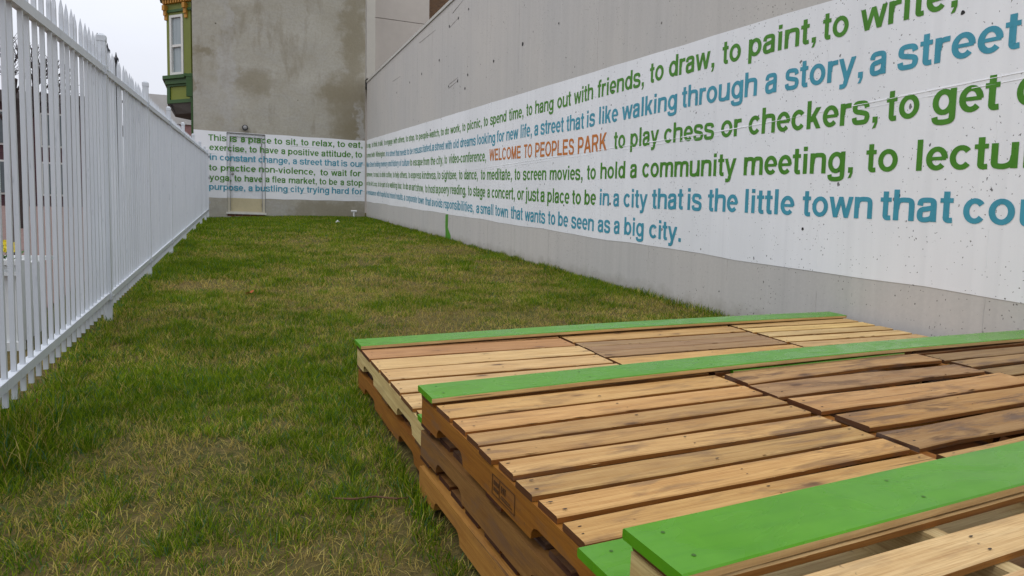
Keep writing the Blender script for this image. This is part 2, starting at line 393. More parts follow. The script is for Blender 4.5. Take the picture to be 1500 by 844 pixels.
G = {
 'a': (.772, [('r', _smooth([(.13, .50), (.16, .66), (.36, .675), (.57, .66), (.585, .52)], 2) + [(.585, .16)]), ('q', [(.585 - PV, .2), (.585 + PV, .2), (.69, 0), (.50, 0)]), _S((.585, .44), (.40, .40), (.16, .37), (.13, .20), (.17, .06), (.36, .05), (.56, .12), (.585, .30))]),
 'b': (.849, [_st(.148, 0, 1), _bowl(.44)]), 'd': (.849, [_st(.70, 0, 1), _bowl(.41)]), 'p': (.849, [_st(.148, -.27, XH), _bowl(.44)]),
 'q': (.849, [_st(.70, -.27, XH), _bowl(.41)]), 'o': (.849, [_bowl(.4245, .28)]),
 'c': (.772, [('r', _arc(.40, .37, .262, .297, 38, 322, 20))]),
 'e': (.772, [('r', _arc(.395, .37, .262, .297, -2, 318, 22)), _B(.14, .70, .315, .425)]),
 'g': (.849, [_bowl(.41), _st(.70, .10, XH), ('r', [(.70, .12)] + _smooth([(.70, 0), (.69, -.18), (.42, -.22), (.17, -.19), (.14, -.05)], 2))]),
 'h': (.849, [_st(.148, 0, 1)] + _arch(.148, .70)), 'n': (.849, [_st(.148, 0, XH)] + _arch(.148, .70)),
 'm': (1.235, [_st(.148, 0, XH)] + _arch(.148, .617) + _arch(.617, 1.086)),
 'u': (.849, [_st(.70, 0, XH), ('r', [(.148, XH), (.148, .34)] + _smooth([(.148, .34), (.15, .10), (.28, .065), (.48, .06), (.66, .16), (.69, .36)], 2))]),
 'r': (.54, [_st(.148, 0, XH), _S((.17, .36), (.18, .58), (.29, .655), (.52, .655))]),
 'i': (.386, [_st(.193, 0, XH), _st(.193, .84, 1.0)]), 'l': (.386, [_st(.193, 0, 1)]),
 'j': (.386, [('r', [(.193, XH), (.193, 0)] + _smooth([(.193, 0), (.19, -.17), (.02, -.19)], 2)), _st(.193, .84, 1.0)]),
 'f': (.4625, [('r', _smooth([(.45, .925), (.24, .94), (.22, .74)], 2) + [(.22, 0)]), _B(.02, .43, .60, XH)]),
 't': (.4625, [('r', [(.22, .94), (.22, .26)] + _smooth([(.22, .26), (.22, .06), (.42, .075)], 2)), _B(.02, .43, .60, XH)]),
 'k': (.772, [_st(.148, 0, 1), _P(.22, .24, .60, XH, .23), _P(.62, 0, .36, .44, .22)]),
 's': (.772, [_s(1.0, .0, .99)]),
 'v': (.772, [_P(.386, 0, .11, XH, .20), _P(.386, 0, .66, XH, .20)]),
 'w': (1.08, [_P(.30, 0, .10, XH, .19), _P(.30, 0, .54, XH, .18), _P(.78, 0, .54, XH, .18), _P(.78, 0, .98, XH, .19)]),
 'x': (.772, [_P(.13, 0, .64, XH, .23), _P(.64, 0, .13, XH, .23)]),
 'y': (.772, [_P(.38, .02, .11, XH, .20), _P(.345, -.07, .66, XH, .20), _S((.37, -.02), (.31, -.20), (.09, -.20))]),
 'z': (.7, [_B(.06, .64, .58, XH), _B(.06, .64, 0, .16), _P(.16, .1, .54, .62, .23)]),
 ',': (.386, [_B(.10, .30, 0, .19), ('q', [(.20, 0), (.30, 0), (.23, -.17), (.10, -.19)])]), '.': (.386, [_B(.095, .29, 0, .19)]),
 '-': (.4625, [_B(.05, .41, .26, .40)]), ' ': (.386, []),
 'W': (1.31, [_P(.35, 0, .12, 1, .21), _P(.35, 0, .655, 1, .19), _P(.96, 0, .655, 1, .19), _P(.96, 0, 1.19, 1, .21)]),
 'E': (.926, [_st(.18, 0, 1), _B(.18, .85, 0, .165), _B(.18, .85, .835, 1), _B(.18, .80, .42, .58)]),
 'L': (.849, [_st(.18, 0, 1), _B(.18, .82, 0, .165)]), 'T': (.849, [_st(.4245, 0, 1), _B(.03, .82, .835, 1)]),
 'O': (1.08, [('r', _arc(.54, .5, .40, .425, 0, 360, 24))]), 'C': (1.0, [('r', _arc(.50, .5, .36, .425, 35, 325, 22))]),
 'M': (1.157, [_st(.18, 0, 1), _st(.977, 0, 1), _P(.58, .0, .22, 1, .22), _P(.58, .0, .94, 1, .22)]),
 'P': (.926, [_st(.18, 0, 1), ('r', [(.18, .92), (.52, .92)] + _arc(.52, .665, .27, .255, 90, -90, 12) + [(.18, .41)])]),
 'R': (1.0, [_st(.18, 0, 1), ('r', [(.18, .92), (.56, .92)] + _arc(.56, .69, .26, .23, 90, -90, 12) + [(.18, .46)]), _P(.80, 0, .58, .46, .22)]),
 'A': (1.0, [_P(.13, 0, .5, 1, .22), _P(.87, 0, .5, 1, .22), _B(.26, .74, .22, .37)]),
 'K': (1.0, [_st(.18, 0, 1), _P(.30, .38, .80, 1, .25), _P(.84, 0, .45, .60, .25)]),
 'S': (.926, [_s(1.34, .05, 1.08)]),
}
_txt = {}
def glyphs(s):
    """letters as (verts, faces): x from 0 to 1 over the word, y in units of the ascender height, third value a layer index"""
    if s in _txt: return _txt[s]
    vs, fs = [], []; x0 = 0; lay = 0; prev = None
    for ch in s:
        adv, strokes = G[ch]
        for si, (kind, p) in enumerate(strokes):
            n = len(vs); lay = si
            if kind == 'q':
                a2 = sum(p[i][0] * p[(i + 1) % 4][1] - p[(i + 1) % 4][0] * p[i][1] for i in range(4))
                if a2 < 0: p = p[::-1]
                vs += [(x0 + u, v, lay) for u, v in p]; fs.append((n, n + 1, n + 2, n + 3))
            else:
                m = len(p); closed = abs(p[0][0] - p[-1][0]) < 1e-6 and abs(p[0][1] - p[-1][1]) < 1e-6
                for i in range(m):
                    if closed: a, b = p[(i - 1) % (m - 1)], p[(i + 1) % (m - 1)]
                    else: a, b = p[max(i - 1, 0)], p[min(i + 1, m - 1)]
                    dx, dy = b[0] - a[0], b[1] - a[1]; L = math.hypot(dx, dy) or 1; nx, ny = -dy / L, dx / L
                    vs += [(x0 + p[i][0] + nx * PV, p[i][1] + ny * PH_, lay), (x0 + p[i][0] - nx * PV, p[i][1] - ny * PH_, lay)]
                for i in range(m - 1): fs.append((n + 2 * i, n + 2 * i + 1, n + 2 * i + 3, n + 2 * i + 2))
        x0 += adv
    vs = np.array(vs, float); a, b = vs[:, 0].min(), vs[:, 0].max(); vs[:, 0] = (vs[:, 0] - a) / (b - a)
    _txt[s] = (vs, fs); return _txt[s]
W_TEXT = [('to nap,', 21.943, 21.205, 3.626, 3.568, 0.152, 'g', 1),
    ('to think,', 21.047, 20.174, 3.556, 3.487, 0.152, 'g', 1),
    ('to talk,', 20.074, 19.38, 3.479, 3.425, 0.152, 'g', 1),
    ('to engage', 19.22, 18.141, 3.412, 3.327, 0.151, 'g', 1),
    ('with others,', 18.023, 16.759, 3.318, 3.219, 0.151, 'g', 1),
    ('to stop,', 16.637, 15.749, 3.209, 3.14, 0.151, 'g', 1),
    ('to', 15.658, 15.452, 3.132, 3.117, 0.151, 'g', 1),
    ('people-watch,', 15.359, 13.677, 3.11, 2.984, 0.15, 'g', 1),
    ('to do', 13.593, 13.022, 2.978, 2.941, 0.15, 'g', 1),
    ('work,', 12.931, 12.284, 2.935, 2.892, 0.153, 'g', 1),
    ('to', 12.181, 12.001, 2.885, 2.874, 0.157, 'g', 1),
    ('picnic,', 11.891, 11.114, 2.868, 2.821, 0.162, 'g', 1),
    ('to', 11.015, 10.811, 2.815, 2.803, 0.166, 'g', 1),
    ('spend', 10.703, 9.982, 2.797, 2.754, 0.17, 'g', 1),
    ('time,', 9.871, 9.309, 2.748, 2.72, 0.176, 'g', 1),
    ('to', 9.201, 8.989, 2.715, 2.705, 0.18, 'g', 1),
    ('hang', 8.889, 8.297, 2.7, 2.667, 0.183, 'g', 1),
    ('out', 8.183, 7.792, 2.661, 2.639, 0.187, 'g', 1),
    ('with', 7.708, 7.22, 2.635, 2.62, 0.191, 'g', 1),
    ('friends,', 7.114, 6.141, 2.615, 2.571, 0.196, 'g', 1),
    ('to', 6.035, 5.793, 2.573, 2.568, 0.201, 'g', 1),
    ('draw,', 5.705, 5.022, 2.566, 2.521, 0.201, 'g', 1),
    ('to', 4.918, 4.683, 2.519, 2.504, 0.197, 'g', 1),
    ('paint,', 4.59, 3.882, 2.504, 2.456, 0.192, 'g', 1),
    ('to', 3.824, 3.598, 2.452, 2.43, 0.193, 'g', 1),
    ('write,', 3.502, 2.827, 2.426, 2.402, 0.192, 'g', 1),
    ('connect with', 21.935, 20.578, 3.328, 3.217, 0.151, 'g', 2),
    ('Wilmington,', 20.429, 19.078, 3.205, 3.094, 0.154, 'g', 2),
    ('in', 18.974, 18.744, 3.085, 3.064, 0.156, 'b', 2),
    ('a street that', 18.655, 17.33, 3.056, 2.937, 0.158, 'b', 2),
    ('needs to be', 17.254, 15.941, 2.93, 2.845, 0.161, 'b', 2),
    ('resuscitated,', 15.847, 14.283, 2.839, 2.749, 0.165, 'b', 2),
    ('a', 14.24, 14.091, 2.746, 2.734, 0.166, 'b', 2),
    ('street', 14.028, 13.336, 2.729, 2.676, 0.168, 'b', 2),
    ('with', 13.26, 12.827, 2.67, 2.636, 0.169, 'b', 2),
    ('old', 12.738, 12.394, 2.631, 2.609, 0.17, 'b', 2),
    ('dreams', 12.298, 11.418, 2.604, 2.551, 0.172, 'b', 2),
    ('looking', 11.331, 10.458, 2.546, 2.486, 0.177, 'b', 2),
    ('for', 10.381, 10.052, 2.481, 2.462, 0.183, 'b', 2),
    ('new', 9.965, 9.49, 2.457, 2.434, 0.188, 'b', 2),
    ('life,', 9.399, 8.988, 2.43, 2.408, 0.192, 'b', 2),
    ('a', 8.9, 8.772, 2.403, 2.397, 0.192, 'b', 2),
    ('street', 8.692, 7.978, 2.392, 2.339, 0.194, 'b', 2),
    ('that', 7.897, 7.429, 2.334, 2.308, 0.195, 'b', 2),
    ('is', 7.352, 7.156, 2.308, 2.307, 0.196, 'b', 2),
    ('like', 7.058, 6.634, 2.307, 2.277, 0.196, 'b', 2),
    ('walking', 6.553, 5.553, 2.279, 2.242, 0.194, 'b', 2),
    ('through', 5.476, 4.47, 2.24, 2.178, 0.199, 'b', 2),
    ('a', 4.378, 4.252, 2.173, 2.167, 0.204, 'b', 2),
    ('story,', 4.166, 3.458, 2.163, 2.12, 0.203, 'b', 2),
    ('a', 3.406, 3.282, 2.116, 2.111, 0.202, 'b', 2),
    ('street', 3.2, 2.46, 2.109, 2.077, 0.2, 'b', 2),
    ('Main Street', 21.927, 20.676, 3.034, 2.937, 0.155, 'b', 3),
    ('holding memory', 20.6, 18.734, 2.932, 2.788, 0.159, 'b', 3),
    ('and history of', 18.646, 17.104, 2.782, 2.663, 0.164, 'b', 3),
    ('culture', 17.029, 16.246, 2.658, 2.597, 0.167, 'b', 3),
    ('to', 16.187, 15.977, 2.593, 2.577, 0.168, 'g', 3),
    ('escape', 15.883, 15.011, 2.57, 2.505, 0.17, 'g', 3),
    ('from', 14.954, 14.445, 2.5, 2.463, 0.172, 'g', 3),
    ('the', 14.346, 13.972, 2.455, 2.43, 0.173, 'g', 3),
    ('city,', 13.894, 13.399, 2.426, 2.396, 0.175, 'g', 3),
    ('to', 13.303, 13.133, 2.39, 2.38, 0.176, 'g', 3),
    ('video-conference,', 13.008, 10.872, 2.373, 2.226, 0.18, 'g', 3),
    ('WELCOME', 10.707, 9.382, 2.216, 2.134, 0.188, 'o', 3),
    ('TO', 9.257, 8.963, 2.126, 2.106, 0.194, 'o', 3),
    ('PEOPLES', 8.854, 7.672, 2.099, 2.021, 0.2, 'o', 3),
    ('PARK', 7.568, 6.863, 2.017, 1.991, 0.201, 'o', 3),
    ('to', 6.705, 6.468, 1.985, 1.974, 0.196, 'g', 3),
    ('play', 6.363, 5.834, 1.969, 1.944, 0.192, 'g', 3),
    ('chess', 5.745, 4.984, 1.94, 1.895, 0.189, 'g', 3),
    ('or', 4.892, 4.635, 1.892, 1.878, 0.193, 'g', 3),
    ('checkers,', 4.547, 3.321, 1.872, 1.803, 0.203, 'g', 3),
    ('to', 3.259, 3.027, 1.799, 1.792, 0.201, 'g', 3),
    ('get', 2.942, 2.546, 1.787, 1.765, 0.204, 'g', 3),
    ('coffee,', 2.457, 1.689, 1.764, 1.758, 0.208, 'g', 3),
    ('someone,', 21.919, 20.897, 2.739, 2.66, 0.144, 'g', 4),
    ('to read,', 20.759, 19.946, 2.65, 2.587, 0.148, 'g', 4),
    ('to drink', 19.833, 19.02, 2.579, 2.516, 0.151, 'g', 4),
    ('coffee,', 18.916, 18.17, 2.508, 2.451, 0.155, 'g', 4),
    ('to help', 18.062, 17.354, 2.443, 2.389, 0.158, 'g', 4),
    ('others,', 17.255, 16.451, 2.381, 2.319, 0.161, 'g', 4),
    ('to', 16.332, 16.156, 2.31, 2.297, 0.163, 'g', 4),
    ('express', 16.079, 15.135, 2.291, 2.218, 0.166, 'g', 4),
    ('kindness,', 15.048, 13.88, 2.211, 2.126, 0.17, 'g', 4),
    ('to', 13.803, 13.576, 2.121, 2.106, 0.173, 'g', 4),
    ('sightsee,', 13.487, 12.458, 2.1, 2.03, 0.176, 'g', 4),
    ('to', 12.335, 12.129, 2.021, 2.007, 0.178, 'g', 4),
    ('dance,', 12.036, 11.278, 2.001, 1.947, 0.179, 'g', 4),
    ('to', 11.112, 10.896, 1.936, 1.92, 0.179, 'g', 4),
    ('meditate,', 10.809, 9.706, 1.914, 1.84, 0.179, 'g', 4),
    ('to', 9.6, 9.377, 1.833, 1.818, 0.178, 'g', 4),
    ('screen', 9.276, 8.468, 1.811, 1.759, 0.178, 'g', 4),
    ('movies,', 8.357, 7.422, 1.752, 1.693, 0.177, 'g', 4),
    ('to', 7.313, 7.096, 1.689, 1.68, 0.177, 'g', 4),
    ('hold', 6.988, 6.448, 1.676, 1.648, 0.185, 'g', 4),
    ('a', 6.346, 6.218, 1.644, 1.638, 0.193, 'g', 4),
    ('community', 6.112, 4.676, 1.633, 1.552, 0.196, 'g', 4),
    ('meeting,', 4.582, 3.493, 1.547, 1.488, 0.199, 'g', 4),
    ('to', 3.391, 3.152, 1.483, 1.471, 0.195, 'g', 4),
    ('lectu', 3.022, 2.424, 1.464, 1.433, 0.19, 'g', 4),
    ('re,', 2.396, 2.135, 1.432, 1.42, 0.184, 'g', 4),
    ('on the Art Loop,', 21.912, 20.183, 2.463, 2.332, 0.136, 'g', 5),
    ('to be part of a', 20.067, 18.564, 2.323, 2.209, 0.147, 'g', 5),
    ('walking', 18.464, 17.555, 2.202, 2.133, 0.156, 'g', 5),
    ('tour,', 17.465, 17.008, 2.126, 2.091, 0.16, 'g', 5),
    ('to do', 16.902, 16.36, 2.083, 2.037, 0.164, 'g', 5),
    ('an', 16.271, 16.029, 2.029, 2.008, 0.167, 'g', 5),
    ('art', 15.953, 15.618, 2.001, 1.972, 0.17, 'g', 5),
    ('show,', 15.555, 14.91, 1.967, 1.91, 0.173, 'g', 5),
    ('to', 14.77, 14.57, 1.897, 1.879, 0.177, 'g', 5),
    ('host', 14.485, 13.945, 1.872, 1.839, 0.179, 'g', 5),
    ('a', 13.893, 13.754, 1.836, 1.828, 0.18, 'g', 5),
    ('poery', 13.693, 12.943, 1.824, 1.78, 0.181, 'g', 5),
    ('reading,', 12.875, 11.902, 1.776, 1.707, 0.183, 'g', 5),
    ('to', 11.793, 11.582, 1.699, 1.682, 0.184, 'g', 5),
    ('stage', 11.5, 10.88, 1.676, 1.63, 0.185, 'g', 5),
    ('a', 10.773, 10.658, 1.622, 1.614, 0.186, 'g', 5),
    ('concert,', 10.568, 9.572, 1.607, 1.538, 0.188, 'g', 5),
    ('or', 9.481, 9.221, 1.533, 1.516, 0.189, 'g', 5),
    ('just', 9.156, 8.699, 1.511, 1.479, 0.19, 'g', 5),
    ('a', 8.638, 8.507, 1.475, 1.466, 0.191, 'g', 5),
    ('place', 8.415, 7.758, 1.459, 1.415, 0.189, 'g', 5),
    ('to', 7.683, 7.448, 1.41, 1.397, 0.182, 'g', 5),
    ('be', 7.358, 7.074, 1.393, 1.38, 0.181, 'g', 5),
    ('in', 6.982, 6.77, 1.376, 1.363, 0.186, 'b', 5),
    ('a', 6.676, 6.557, 1.356, 1.348, 0.189, 'b', 5),
    ('city', 6.46, 5.996, 1.341, 1.312, 0.195, 'b', 5),
    ('that', 5.915, 5.393, 1.308, 1.286, 0.201, 'b', 5),
    ('is', 5.324, 5.115, 1.281, 1.267, 0.201, 'b', 5),
    ('the', 5.028, 4.633, 1.262, 1.243, 0.201, 'b', 5),
    ('little', 4.546, 4.004, 1.238, 1.207, 0.195, 'b', 5),
    ('town', 3.924, 3.319, 1.201, 1.171, 0.195, 'b', 5),
    ('that', 3.259, 2.766, 1.166, 1.141, 0.195, 'b', 5),
    ('co', 2.705, 2.418, 1.139, 1.123, 0.194, 'b', 5),
    ('uld', 2.392, 2.052, 1.121, 1.099, 0.193, 'b', 5),
    ('a renaissance', 21.905, 20.35, 2.182, 2.066, 0.149, 'b', 6),
    ('with hopeful', 20.247, 18.91, 2.059, 1.959, 0.155, 'b', 6),
    ('but mixed', 18.833, 17.739, 1.953, 1.872, 0.159, 'b', 6),
    ('results,', 17.636, 16.87, 1.864, 1.804, 0.162, 'b', 6),
    ('a', 16.786, 16.662, 1.797, 1.787, 0.164, 'b', 6),
    ('corporate', 16.581, 15.48, 1.781, 1.691, 0.167, 'b', 6),
    ('town', 15.409, 14.856, 1.685, 1.635, 0.17, 'b', 6),
    ('that', 14.747, 14.274, 1.624, 1.586, 0.172, 'b', 6),
    ('avoids', 14.209, 13.407, 1.581, 1.523, 0.174, 'b', 6),
    ('rsponsibilities,', 13.329, 11.467, 1.517, 1.388, 0.178, 'b', 6),
    ('a', 11.32, 11.177, 1.378, 1.368, 0.177, 'b', 6),
    ('small', 11.106, 10.479, 1.363, 1.322, 0.177, 'b', 6),
    ('town', 10.388, 9.833, 1.314, 1.269, 0.183, 'b', 6),
    ('that', 9.715, 9.255, 1.26, 1.225, 0.189, 'b', 6),
    ('wants', 9.171, 8.468, 1.219, 1.171, 0.187, 'b', 6),
    ('to', 8.376, 8.151, 1.165, 1.15, 0.185, 'b', 6),
    ('be', 8.065, 7.777, 1.144, 1.123, 0.185, 'b', 6),
    ('seen', 7.689, 7.107, 1.116, 1.076, 0.187, 'b', 6),
    ('as', 7.009, 6.727, 1.07, 1.055, 0.189, 'b', 6),
    ('a', 6.645, 6.526, 1.052, 1.047, 0.19, 'b', 6),
    ('big', 6.427, 6.046, 1.042, 1.02, 0.19, 'b', 6),
    ('city.', 5.945, 5.404, 1.013, 0.979, 0.188, 'b', 6)]
E_TEXT = [('This', -0.54, -0.06, 3.533, 3.545, 0.17, 'g', 1),
    ('is', 0.04, 0.225, 3.548, 3.555, 0.172, 'g', 1),
    ('a', 0.333, 0.447, 3.558, 3.561, 0.172, 'g', 1),
    ('place', 0.539, 1.181, 3.561, 3.558, 0.174, 'g', 1),
    ('to', 1.264, 1.491, 3.56, 3.563, 0.176, 'g', 1),
    ('sit,', 1.592, 1.933, 3.565, 3.571, 0.177, 'g', 1),
    ('to', 2.031, 2.25, 3.574, 3.579, 0.178, 'g', 1),
    ('relax,', 2.361, 3.02, 3.581, 3.597, 0.18, 'g', 1),
    ('to', 3.109, 3.346, 3.6, 3.605, 0.182, 'g', 1),
    ('eat,', 3.44, 3.886, 3.607, 3.618, 0.183, 'g', 1),
    ('exercise,', -0.517, 0.482, 3.26, 3.271, 0.171, 'g', 2),
    ('to', 0.567, 0.771, 3.272, 3.275, 0.174, 'g', 2),
    ('have', 0.859, 1.378, 3.277, 3.278, 0.175, 'g', 2),
    ('a', 1.46, 1.573, 3.278, 3.278, 0.177, 'g', 2),
    ('positive', 1.656, 2.553, 3.278, 3.281, 0.178, 'g', 2),
    ('attitude,', 2.632, 3.584, 3.281, 3.308, 0.182, 'g', 2),
    ('to', 3.66, 3.872, 3.31, 3.317, 0.184, 'g', 2),
    ('in', -0.504, -0.322, 2.981, 2.983, 0.17, 'b', 3),
    ('constant', -0.242, 0.737, 2.984, 2.994, 0.173, 'b', 3),
    ('change,', 0.815, 1.702, 2.994, 2.999, 0.176, 'b', 3),
    ('a', 1.793, 1.908, 2.999, 3.0, 0.178, 'b', 3),
    ('street', 1.991, 2.65, 3.0, 3.004, 0.18, 'b', 3),
    ('that', 2.724, 3.164, 3.005, 3.013, 0.182, 'b', 3),
    ('is', 3.234, 3.416, 3.014, 3.017, 0.183, 'b', 3),
    ('our', 3.505, 3.903, 3.019, 3.026, 0.184, 'b', 3),
    ('to', -0.536, -0.318, 2.676, 2.682, 0.171, 'g', 4),
    ('practice', -0.221, 0.74, 2.685, 2.707, 0.173, 'g', 4),
    ('non-violence,', 0.826, 2.443, 2.706, 2.701, 0.178, 'g', 4),
    ('to', 2.595, 2.829, 2.701, 2.705, 0.181, 'g', 4),
    ('wait', 2.924, 3.4, 2.707, 2.719, 0.183, 'g', 4),
    ('for', 3.495, 3.834, 2.721, 2.729, 0.184, 'g', 4),
    ('yoga,', -0.522, 0.065, 2.395, 2.403, 0.172, 'g', 5),
    ('to', 0.145, 0.34, 2.404, 2.407, 0.173, 'g', 5),
    ('have', 0.426, 0.925, 2.408, 2.414, 0.175, 'g', 5),
    ('a', 1.014, 1.12, 2.415, 2.416, 0.176, 'g', 5),
    ('flea', 1.193, 1.574, 2.417, 2.418, 0.177, 'g', 5),
    ('market,', 1.672, 2.493, 2.419, 2.423, 0.18, 'g', 5),
    ('to', 2.571, 2.779, 2.424, 2.426, 0.182, 'g', 5),
    ('be', 2.862, 3.11, 2.426, 2.429, 0.183, 'g', 5),
    ('a', 3.208, 3.315, 2.43, 2.431, 0.183, 'g', 5),
    ('stop', 3.401, 3.897, 2.431, 2.436, 0.185, 'g', 5),
    ('purpose,', -0.537, 0.442, 2.126, 2.134, 0.173, 'b', 6),
    ('a', 0.531, 0.645, 2.135, 2.137, 0.175, 'b', 6),
    ('bustling', 0.725, 1.636, 2.139, 2.154, 0.177, 'b', 6),
    ('city', 1.72, 2.119, 2.154, 2.157, 0.179, 'b', 6),
    ('trying', 2.199, 2.866, 2.158, 2.162, 0.181, 'b', 6),
    ('hard', 2.945, 3.467, 2.163, 2.165, 0.184, 'b', 6),
    ('for', 3.551, 3.892, 2.165, 2.167, 0.185, 'b', 6)]
for (s, ya, yb, za, zb, h, c, row) in W_TEXT:
    vs, fs = glyphs(s); mb = MB()
    hh = h
    P = []
    for x, y, ly in vs:
        Y = ya + (yb - ya) * x; Z = za + (zb - za) * x + y * hh
        P.append((wall_x(Y) - .0052 - ly * .0003, Y, Z))
    mb.add(P, fs)
    mb.obj('word', M_TXT[c], band)

# ------------------------------------------------------------------ building at the end of the lot
def stucco():
    m = NT('stained_stucco'); p = m.pos()
    n1 = m.noise(p, 1.1, 5, 0.62); n2 = m.noise(m.mapping(p, (1, 1, 2.2), (4, 0, 7)), 1.9, 6, 0.7); n3 = m.noise(p, 16, 5, 0.65)
    n4 = m.noise(m.mapping(p, (1.6, 1, .5), (1, 0, 3)), 1.3, 4, .6)
    base = m.mix(m.mrange(n1, .3, .7), (0.345, 0.322, 0.262), (0.43, 0.41, 0.352))
    base = m.mix(m.mrange(n2, .45, .62, 0, .55), base, (0.37, 0.355, 0.315))
    base = m.mix(m.mrange(n4, .54, .66, 0, .6), base, (0.25, 0.22, 0.16))
    dn = m.noise(p, 2.6, 5, 0.65, col=True)
    off = m.n.new('ShaderNodeVectorMath'); off.operation = 'MULTIPLY_ADD'
    m.l(dn, off.inputs[0]); off.inputs[1].default_value = (1.3, 0, 1.3); m.l(p, off.inputs[2])
    xyz = m.sep(off.outputs[0])
    def blob(cx, cz, rx, rz, soft=.6):
        dx = m.math('DIVIDE', m.math('SUBTRACT', xyz[0], cx + .65), rx); dz = m.math('DIVIDE', m.math('SUBTRACT', xyz[2], cz + .65), rz)
        d = m.math('SQRT', m.math('ADD', m.math('MULTIPLY', dx, dx), m.math('MULTIPLY', dz, dz)))
        return m.mrange(d, 1 - soft, 1 + soft, 1, 0, True)
    brown = (0.228, 0.196, 0.128)
    for cx, cz, rx, rz, f in ((3.62, 7.2, .38, 1.9, .75), (3.55, 4.7, .62, 1.0, .7), (3.0, 5.3, .45, .45, .75), (-.62, 6.05, .36, .2, .8), (.75, 5.35, .6, .35, .6), (3.5, 3.95, .5, .5, .7), (-.95, 4.95, .1, .3, .8), (.35, 7.3, .5, .3, .35), (2.9, 1.6, 1.3, .3, .6)):
        base = m.mix(m.math('MULTIPLY', blob(cx, cz, rx, rz), f), base, brown)
    for cx, cz, rx, rz, f in ((.0, 5.2, .2, 1.3, .55), (-.55, 4.7, .35, .5, .3), (3.83, 4.2, .13, .7, .8), (.0, 7.3, .16, .6, .5), (1.45, 1.62, .3, .25, .6)):
        base = m.mix(m.math('MULTIPLY', blob(cx, cz, rx, rz), f), base, (0.42, 0.41, 0.39))
    sp = m.vor(m.mapping(p, (1, 0, 1)), 1.7); base = m.mix(m.math('LESS_THAN', sp, .035), base, (.09, .08, .06))
    base = m.mix(m.mrange(n3, .4, .75, 0, .3), base, (0.19, 0.17, 0.12))
    m.color(base).rough(.9, .2).bump(m.math('ADD', n3, n2), .5, .012)
    return m.mat
M_STUCCO = stucco()
bld = thing('corner_building', 'tall stained beige stucco building with painted writing, a door and a green bay window', 'building', (1.5, end_y(1.5), 1.40))
BX0, BX1 = -.925, 3.965; DX0, DX1, DZ0, DZ1 = -.055, 1.0, 1.487, 3.795; EY = end_y(1.5)
def ey(x): return end_y(x)
mb = MB()
def wpiece(x0, x1, z0, z1, d=.35):
    mb.hull8([(x0, ey(x0), z0), (x1, ey(x1), z0), (x1, ey(x1) + d, z0), (x0, ey(x0) + d, z0)], [(x0, ey(x0), z1), (x1, ey(x1), z1), (x1, ey(x1) + d, z1), (x0, ey(x0) + d, z1)])
wpiece(BX0, DX0, .8, DZ1); wpiece(DX1, BX1, .8, DZ1); wpiece(BX0, BX1, DZ1, 14.0); wpiece(DX0, DX1, .8, DZ0 - .11)
mb.box(BX0, BX1, 22.4, 31, .8, 14.0)
mb.obj('wall', M_STUCCO, bld)
M_DOORF = plain('cream_door_frame', (0.50, 0.46, 0.36), .45, .04); M_DOORW = plain('white_over_door', (0.66, 0.675, 0.70), .45, .05)
M_DOORB = plain('beige_door', (0.47, 0.41, 0.26), .5, .04); M_DOORG = plain('grey_frame_edge', (0.20, 0.20, 0.19), .5, .05)
SPL = 1.915
# painted band in three pieces around the door
mb = MB()
def bandq(x0, x1, zf0, zf1, n):
    for k in range(n):
        a = x0 + (x1 - x0) * k / n; b = x0 + (x1 - x0) * (k + 1) / n
        mb.quad((a, ey(a) - .003, zf0(a)), (b, ey(b) - .003, zf0(b)), (b, ey(b) - .003, zf1(b)), (a, ey(a) - .003, zf1(a)))
eb0 = lambda x: 1.906 + .0129 * x + .006 * math.sin(7 * x); eb1 = lambda x: 3.822 + .006 * x + .005 * math.sin(5 * x)
bandq(BX0, DX0 - .001, eb0, eb1, 8); bandq(DX1 + .001, BX1 - .002, eb0, eb1, 26); bandq(DX0 - .001, DX1 + .001, lambda x: DZ1 + .001, eb1, 4)
eband = mb.obj('painted_band', M_BAND, bld)
FW = .085
def front(x): # depth of the surface the letters are painted on
    if DX0 < x < DX1: return ey(x) + (.045 if DX0 + FW < x < DX1 - FW else .012)
    return ey(x)
for (s, xa, xb, za, zb, h, c, row) in E_TEXT:
    vs, fs = glyphs(s); mb = MB()
    mb.add([((xa + (xb - xa) * x), front(xa + (xb - xa) * x) - .0055 - ly * .0006, za + (zb - za) * x + y * h * 1.06) for x, y, ly in vs], fs)
    mb.obj('word', M_TXT[c], eband)
# door
door = MB()
L0, L1 = DX0 + FW, DX1 - FW
door.box(L0 + .004, L1 - .004, EY + .045, EY + .09, DZ0 + .045, SPL, 0); door.box(L0 + .004, L1 - .004, EY + .045, EY + .09, SPL, DZ1 - FW, 1)
dr = door.obj('door', [M_DOORB, M_DOORW], bld)
kn = MB(); kz = 2.62
kn.tube([(L0 + .07, EY + .045, kz), (L0 + .07, EY + .0, kz)], [.012, .012], 8); kn.tube([(L0 + .07, EY + .005, kz), (L0 + .07, EY - .03, kz)], [.028, .026], 10)
kn.tube([(L0 + .07, EY + .044, kz), (L0 + .07, EY + .038, kz)], .038, 12)
kn.obj('handle', plain('steel_knob', (.25, .24, .23), .35, .05, metal=.8), dr)
hm = plain('dark_hinge', (.10, .07, .05), .5)
for z in (1.72, 2.6, 3.5):
    hg = MB(); hg.tube([(L1 - .006, EY + .036, z - .05), (L1 - .006, EY + .036, z + .05)], .01, 6); hg.obj('hinge', hm, dr)
fr = MB(); y0, y1 = EY + .012, EY + .11
for (xa, xb) in ((DX0 + .002, L0), (L1, DX1 - .002)):
    fr.box(xa, xb, y0, y1, DZ0, SPL, 0); fr.box(xa, xb, y0, y1, SPL, DZ1 - .002, 1)
